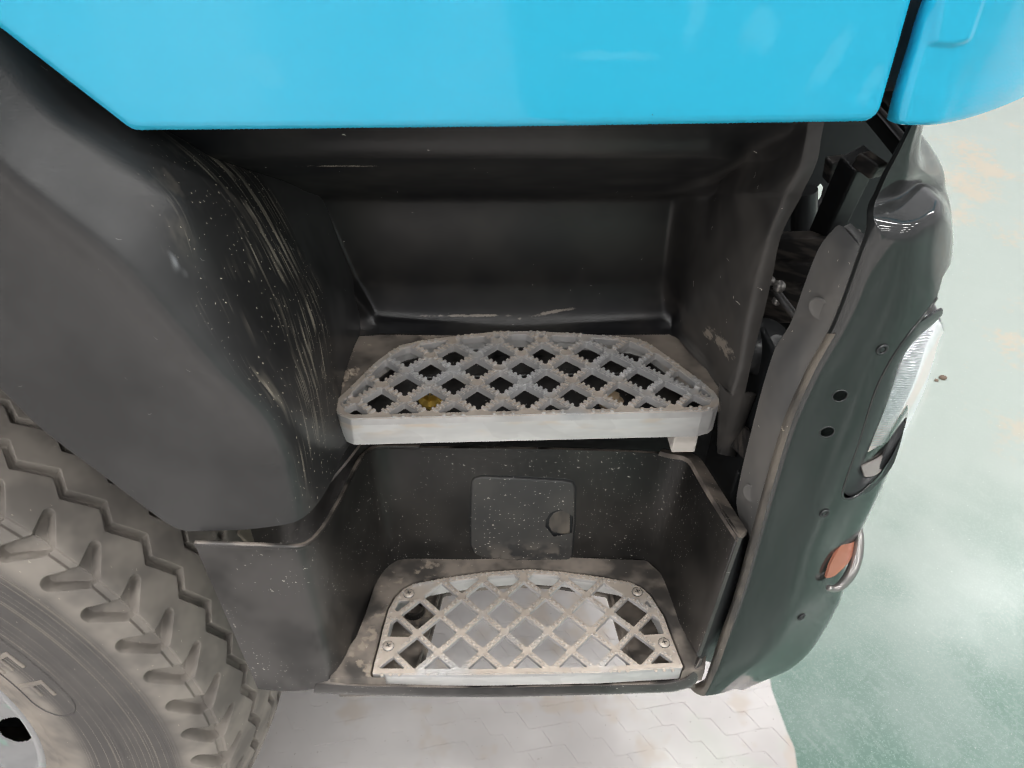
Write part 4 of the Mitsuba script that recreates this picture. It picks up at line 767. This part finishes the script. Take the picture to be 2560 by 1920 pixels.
# what shows in the gap behind the bumper: chassis rails, rod, horn
wall = poly_xz([(0.1454, 0.9500, 1.2799), (0.5374, 0.9500, 1.2839), (0.5512, 0.9500, 1.2001), (0.5453, 0.9500, 1.1349), (0.5412, 0.9500, 1.0883), (0.5568, 0.9500, 1.0132), (0.5616, 0.9500, 0.8246), (0.1879, 0.9500, 0.8272)]).difference(poly_xz([(0.4501, 0.9500, 1.1093), (0.4591, 0.9500, 1.1243), (0.4687, 0.9500, 1.1140), (0.4693, 0.9500, 1.1000), (0.4613, 0.9500, 1.0845), (0.4557, 0.9500, 1.0970)]))
m = trimesh.creation.extrude_polygon(wall, 0.01, engine='earcut'); m.apply_transform(np.array([[1, 0, 0, 0], [0, 0, 1, 0.95], [0, 1, 0, 0], [0, 0, 0, 1.0]])); put('truck__chassis__bulkhead', m, 'deep_black')
put('truck__chassis__rail', beam((0.3354, 0.8000, 1.1099), (0.4224, 0.7400, 1.1460), 0.03, 0.022), 'chassis_brown')
put('truck__chassis__rail', beam((0.3340, 0.7900, 1.0816), (0.4131, 0.7300, 1.1192), 0.03, 0.016), 'chassis_brown')
put('truck__chassis__rail', beam((0.3409, 0.8000, 1.0410), (0.4142, 0.7400, 1.0811), 0.05, 0.05), 'chassis_brown')
put('truck__chassis__strut', beam((0.3803, 0.7200, 1.2542), (0.3992, 0.7800, 1.1381), 0.030, 0.025), 'deep_black')
put('truck__chassis__gusset', beam((0.3977, 0.8000, 1.2212), (0.4008, 0.8000, 1.1954), 0.022, 0.02), 'chassis_brown')
put('truck__chassis__gusset', beam((0.3698, 0.7000, 1.2624), (0.3831, 0.6800, 1.2569), 0.016, 0.02), 'chassis_brown')
put('truck__chassis__canister', cyl((0.3972, 0.8600, 1.1557), (0.4154, 0.8600, 1.0873), 0.016, 28), 'satin_black', 40)
rod0, rod1 = np.array((0.3023, 0.6600, 1.1388)), np.array((0.3259, 0.6200, 1.1174))
k = put('truck__chassis__linkage_rod', tube([rod0, (rod0 + rod1) / 2, rod1], 0.0042, 16), 'chassis_brown', 40)
for c, r in (((0.3047, 0.6550, 1.1447), 0.0065), ((0.3065, 0.6550, 1.1274), 0.005), ((0.2963, 0.6600, 1.1483), 0.005)):
    m = trimesh.creation.icosphere(subdivisions=3, radius=r); m.apply_translation(c); put('truck__chassis__ball_joint', m, 'steel', True)
hc = np.array((0.3306, 0.7000, 1.0336))
prof = np.array([(0.0, -0.03), (0.024, -0.03), (0.026, -0.02), (0.032, -0.012), (0.035, 0.0), (0.032, 0.006), (0.024, 0.012), (0.014, 0.02), (0.0, 0.022)])
m = trimesh.creation.revolve(prof, sections=40); m.apply_transform(trimesh.transformations.rotation_matrix(0.9, [1, 0.4, 0])); m.apply_translation(hc); put('truck__chassis__horn', m, 'satin_black', 30, label='round black horn in the gap behind the bumper')
hc = np.array((0.3354, 0.7000, 0.9921)); m = trimesh.creation.cylinder(radius=0.016, height=0.05, sections=28); m.apply_transform(trimesh.transformations.rotation_matrix(0.3, [1, 0, 0])); m.apply_translation(hc); put('truck__chassis__horn_body', m, 'chassis_brown', 40)
put('truck__chassis__cross_plate', beam((0.3087, 0.6600, 0.9319), (0.3071, 0.5800, 0.9708), 0.03, 0.008), 'chassis_brown')
put('truck__chassis__side_shield', rbox([0.318, 0.62, 0.66], [0.326, 0.95, 1.06], 0.003), 'deep_black')
put('truck__chassis__added_underbody', rbox([-3.2, 0.96, 0.40], [0.40, 2.1, 0.82], 0.01), 'deep_black')  # unseen box added to shade the floor beneath the steps
put('truck__chassis__gap_plate', rbox([0.292, 0.60, 0.735], [0.318, 0.606, 0.93], 0.002), 'deep_black')
put('truck__chassis__shield', rbox([-0.22, 0.76, 0.60], [0.32, 0.77, 0.93], 0.003), 'deep_black')
put('truck__chassis__back_plate', rbox([-1.3, 1.02, 0.95], [0.34, 1.04, 1.40], 0.003), 'deep_black')
# beige frame end and dark guard seen between arch panel and tray
put('truck__chassis__frame_end', beam((-0.3764, 0.7400, 0.6755), (-0.3343, 0.7400, 0.5902), 0.06, 0.03), 'dusty_beige')
put('truck__chassis__frame_end', beam((-0.3831, 0.8000, 0.5992), (-0.3939, 0.8000, 0.5133), 0.09, 0.03), 'dusty_beige')
put_sheet('truck__chassis__inner_guard', [[(-0.3004, 0.6600, 0.7928), (-0.2239, 0.6200, 0.8447), (-0.1676, 0.6400, 0.8987), (-0.1174, 0.7000, 0.9464)], [(-0.3003, 0.6600, 0.7114), (-0.2370, 0.6200, 0.7610), (-0.1835, 0.6600, 0.7903), (-0.1260, 0.7100, 0.8558)], [(-0.2969, 0.6600, 0.6397), (-0.2437, 0.6200, 0.6850), (-0.1958, 0.6800, 0.6651), (-0.1357, 0.7200, 0.7533)]], 40, 40, 0.003, 'tray_plastic', 0, 0)

# ---------------------------------------------------------------- wheel
WC = np.array([-0.846, 0.55, 0.513])
nin = np.array([math.sin(0.146), math.cos(0.146), -0.118]); nin /= np.linalg.norm(nin)
ex = np.cross(nin, [0, 0, 1.0]); ex /= np.linalg.norm(ex)
if ex[0] < 0: ex = -ex
ez = np.cross(ex, nin); ez = ez if ez[2] > 0 else -ez
prof = np.array([(0.020, 0.232), (0.010, 0.240), (0.004, 0.255), (-0.002, 0.29), (-0.006, 0.335), (-0.004, 0.380), (0.002, 0.42), (0.010, 0.452), (0.020, 0.474), (0.029, 0.486), (0.034, 0.4915), (0.043, 0.4955),
                 (0.06, 0.499), (0.10, 0.506), (0.14, 0.510), (0.18, 0.510), (0.22, 0.506), (0.26, 0.497), (0.275, 0.488), (0.29, 0.45), (0.30, 0.38), (0.285, 0.26)])
d = np.r_[0, np.cumsum(np.linalg.norm(np.diff(prof, axis=0), axis=1))]
cs = PchipInterpolator(d, prof)
s_sh = float(d[10]); s_end = float(d[-1])
S = np.r_[np.linspace(0, s_sh - 0.07, 100), np.linspace(s_sh - 0.0692, s_sh + 0.135, 230), np.linspace(s_sh + 0.14, s_end, 40)]
def phi_of(px):
    q = np.array(px) - WC
    return math.atan2(q @ ez, q @ ex)
PH = np.r_[np.linspace(-0.75, 1.75, 1150), np.linspace(1.76, 2 * np.pi - 0.76, 420)]
PR = cs(S)
Tn = np.gradient(PR, axis=0); Tn /= np.linalg.norm(Tn, axis=1, keepdims=True)
Nn = np.stack([-Tn[:, 1], Tn[:, 0]], 1)          # (off, r) normal, outwards
if Nn[150, 1] < 0: Nn = -Nn
PITCH = 2 * np.pi / 50
tt = (PH / PITCH)[:, None]                       # lug index
sm = lambda a, b, x: (lambda t: t * t * (3 - 2 * t))(np.clip((x - a) / (b - a), 0, 1))
off = PR[:, 0][None, :]
sloc = (S - s_sh)[None, :]
frac = tt - np.floor(tt)
saw = np.where(frac < 0.66, frac / 0.66, 1 - (frac - 0.66) / 0.34)       # stepped zigzag
H = np.zeros((len(PH), len(S)))
for c0, amp, ph, w in ((0.066, 0.018, 0.0, 0.006), (0.118, 0.018, 0.45, 0.005), (0.165, 0.018, 0.2, 0.005)):
    f2 = (tt + ph) % 1.0
    z = np.where(f2 < 0.66, f2 / 0.66, 1 - (f2 - 0.66) / 0.34)
    z = 1 - z
    H -= 0.013 * (1 - sm(w * 0.75, w * 1.15, np.abs(sloc - c0 - amp * (z - 0.5))))
def seg(t0, s0, t1, s1, r0, r1, depth, soft=0.0028):
    """a scooped notch from (t0,s0) to (t1,s1), metres along the tread and across it, repeated once per lug"""
    x = (frac - 0.5) * PITCH * 0.49; y = sloc
    dx, dy = t1 - t0, s1 - s0
    u = np.clip(((x - t0) * dx + (y - s0) * dy) / (dx * dx + dy * dy), 0, 1)
    dist = np.hypot(x - t0 - u * dx, y - s0 - u * dy) - (r0 + (r1 - r0) * u)
    return -depth * (1 - sm(-soft, soft * 0.4, dist))
H = np.minimum(H, np.minimum(seg(0.014, -0.034, -0.009, -0.004, 0.0100, 0.0135, 0.017, 0.0024), seg(-0.009, -0.004, 0.007, 0.028, 0.0135, 0.0060, 0.017, 0.0024)))
H = np.minimum(H, -0.004 * (1 - sm(0.0045, 0.0058, np.abs(sloc + 0.004))) * (sloc < 0.1))                # narrow channel along the shoulder
rr = PR[:, 1][None, :]; wall = (off < 0.03)
for r0, h, w in ((0.268, 0.0012, 0.0016), (0.372, 0.0016, 0.0012), (0.388, 0.0016, 0.0012), (0.404, 0.0014, 0.0012), (0.424, 0.0008, 0.001), (0.430, 0.0008, 0.001), (0.436, 0.0008, 0.001), (0.442, 0.0008, 0.001)):
    H = H + wall * h * np.exp(-((rr - r0) / w) ** 2)
R2, O2 = rr + H * Nn[None, :, 1], off + H * Nn[None, :, 0]
V = WC + O2[..., None] * nin + R2[..., None] * (np.cos(PH)[:, None, None] * ex + np.sin(PH)[:, None, None] * ez)
nP, nS = V.shape[:2]
idx = np.arange(nP * nS).reshape(nP, nS); nx = np.roll(idx, -1, 0)
q = np.stack([idx[:, :-1], nx[:, :-1], nx[:, 1:], idx[:, 1:]], -1).reshape(-1, 4)
tm = trimesh.Trimesh(V.reshape(-1, 3), np.vstack([q[:, [0, 1, 2]], q[:, [0, 2, 3]]]), process=False)
UVt = np.stack(np.broadcast_arrays(S[None, :], PH[:, None] * 0.49), -1).reshape(-1, 2)
labels['truck__wheel'] = {'label': 'front wheel with a dusty block-tread tyre'}
put('truck__wheel__tyre', tm, 'dusty_rubber', True, UVt, label='dusty brown tyre with zigzag grooves and scooped shoulder notches')
def on_wall(r, ph, h=0.0):
    s = np.interp(r, PR[:140, 1], S[:140]); o = np.interp(r, PR[:140, 1], PR[:140, 0])
    return WC + (o - h) * nin + r * (np.cos(ph) * ex + np.sin(ph) * ez)
# raised maker's lettering in its capsule
ph0 = 0.98
for ch, i in zip('VREF', range(4)):
    g = meshkit.text_mesh(ch, 0.045, 0.0012)
    v = g.vertices.copy()
    w0 = v[:, 0].max()
    ang = ph0 - i * 0.165 - v[:, 0] / 0.315
    rad = 0.296 + v[:, 1]
    o = np.interp(rad, PR[:140, 1], PR[:140, 0]) - v[:, 2]
    g.vertices = WC + o[:, None] * nin + rad[:, None] * (np.cos(ang)[:, None] * ex + np.sin(ang)[:, None] * ez)
    put('truck__wheel__letter', g, 'dusty_rubber', False, np.stack([np.full(len(v), 0.045), v[:, 0]], 1))
a = np.linspace(1.2, 0.30, 60)
end = [on_wall(0.322 + 0.033 * math.cos(t), 0.36 - 0.102 * math.sin(t), 0.0003) for t in np.linspace(0, math.pi, 24)]
cap = np.vstack([[on_wall(0.355, x, 0.0003) for x in np.linspace(1.2, 0.37, 60)], end, [on_wall(0.289, x, 0.0003) for x in np.linspace(0.37, 1.2, 60)]])
put('truck__wheel__capsule', tube(cap, 0.0009, 6), 'dusty_rubber', True, np.zeros((len(cap) * 6 + 2, 2)) + 0.15)
# rim
rp = np.array([(0.03, 0.222), (0.022, 0.2235), (0.013, 0.227), (0.008, 0.232), (0.007, 0.238), (0.011, 0.2425), (0.016, 0.242)])[::-1]
rp = np.vstack([rp, [(0.05, 0.219), (0.066, 0.212), (0.076, 0.200), (0.080, 0.185), (0.081, 0.16), (0.078, 0.13), (0.07, 0.10), (0.05, 0.085), (0.045, 0.07), (0.045, 0.001)]])
dd = np.r_[0, np.cumsum(np.linalg.norm(np.diff(rp, axis=0), axis=1))]
RPs = PchipInterpolator(dd, rp)(np.linspace(0, dd[-1], 120))
ph = np.linspace(0, 2 * np.pi, 360, endpoint=False)
V = WC + RPs[None, :, 0:1] * nin + RPs[None, :, 1:2] * (np.cos(ph)[:, None, None] * ex + np.sin(ph)[:, None, None] * ez)
idx = np.arange(360 * 120).reshape(360, 120); nx = np.roll(idx, -1, 0)
q = np.stack([idx[:, :-1], nx[:, :-1], nx[:, 1:], idx[:, 1:]], -1).reshape(-1, 4)
cph = ph[q[:, 0] // 120]; cr = RPs[q[:, 0] % 120, 1]
hang = (cph - 0.28 + np.pi / 6) % (np.pi / 3) - np.pi / 6
q = q[~((np.hypot((cr - 0.168) / 0.026, hang * 0.168 / 0.036) < 1))]
rm = trimesh.Trimesh(V.reshape(-1, 3), np.vstack([q[:, [0, 1, 2]], q[:, [0, 2, 3]]]), process=False)
put('truck__wheel__rim', rm, 'rim_paint', True, label='white painted steel rim with oval hand holes')
m = trimesh.creation.cylinder(radius=0.215, height=0.004, sections=48); m.apply_transform(trimesh.geometry.align_vectors([0, 0, 1], nin)); m.apply_translation(WC + nin * 0.14); put('truck__wheel__brake_drum', m, 'deep_black')

# ---------------------------------------------------------------- loose grit on the floor
for i, (c, s, lab) in enumerate((((1.4848, 1.9439, 0.0030), 0.010, 'small dark stone on the green floor, leftmost of the three'), ((1.5355, 1.9249, 0.0040), 0.013, 'largest small stone on the green floor, right of the other two'), ((1.5086, 1.9128, 0.0020), 0.007, 'tiny pale crumb of stone between the two larger ones'))):
    m = trimesh.creation.icosphere(subdivisions=3, radius=1.0)
    m.vertices *= (0.75 + 0.5 * meshkit.fbm(m.vertices * 1.7 + i * 9, 3))[:, None]
    m.vertices *= np.array([s, s * 0.8, s * 0.55]); m.vertices[:, 2] = np.maximum(m.vertices[:, 2], -s * 0.35)
    m.apply_translation([c[0], c[1], s * 0.35])
    k = name('pebble'); scene[k] = ply(m, 'stone', True)
    labels[k] = {'label': lab, 'category': 'stone', 'group': 'loose stones on the floor'}
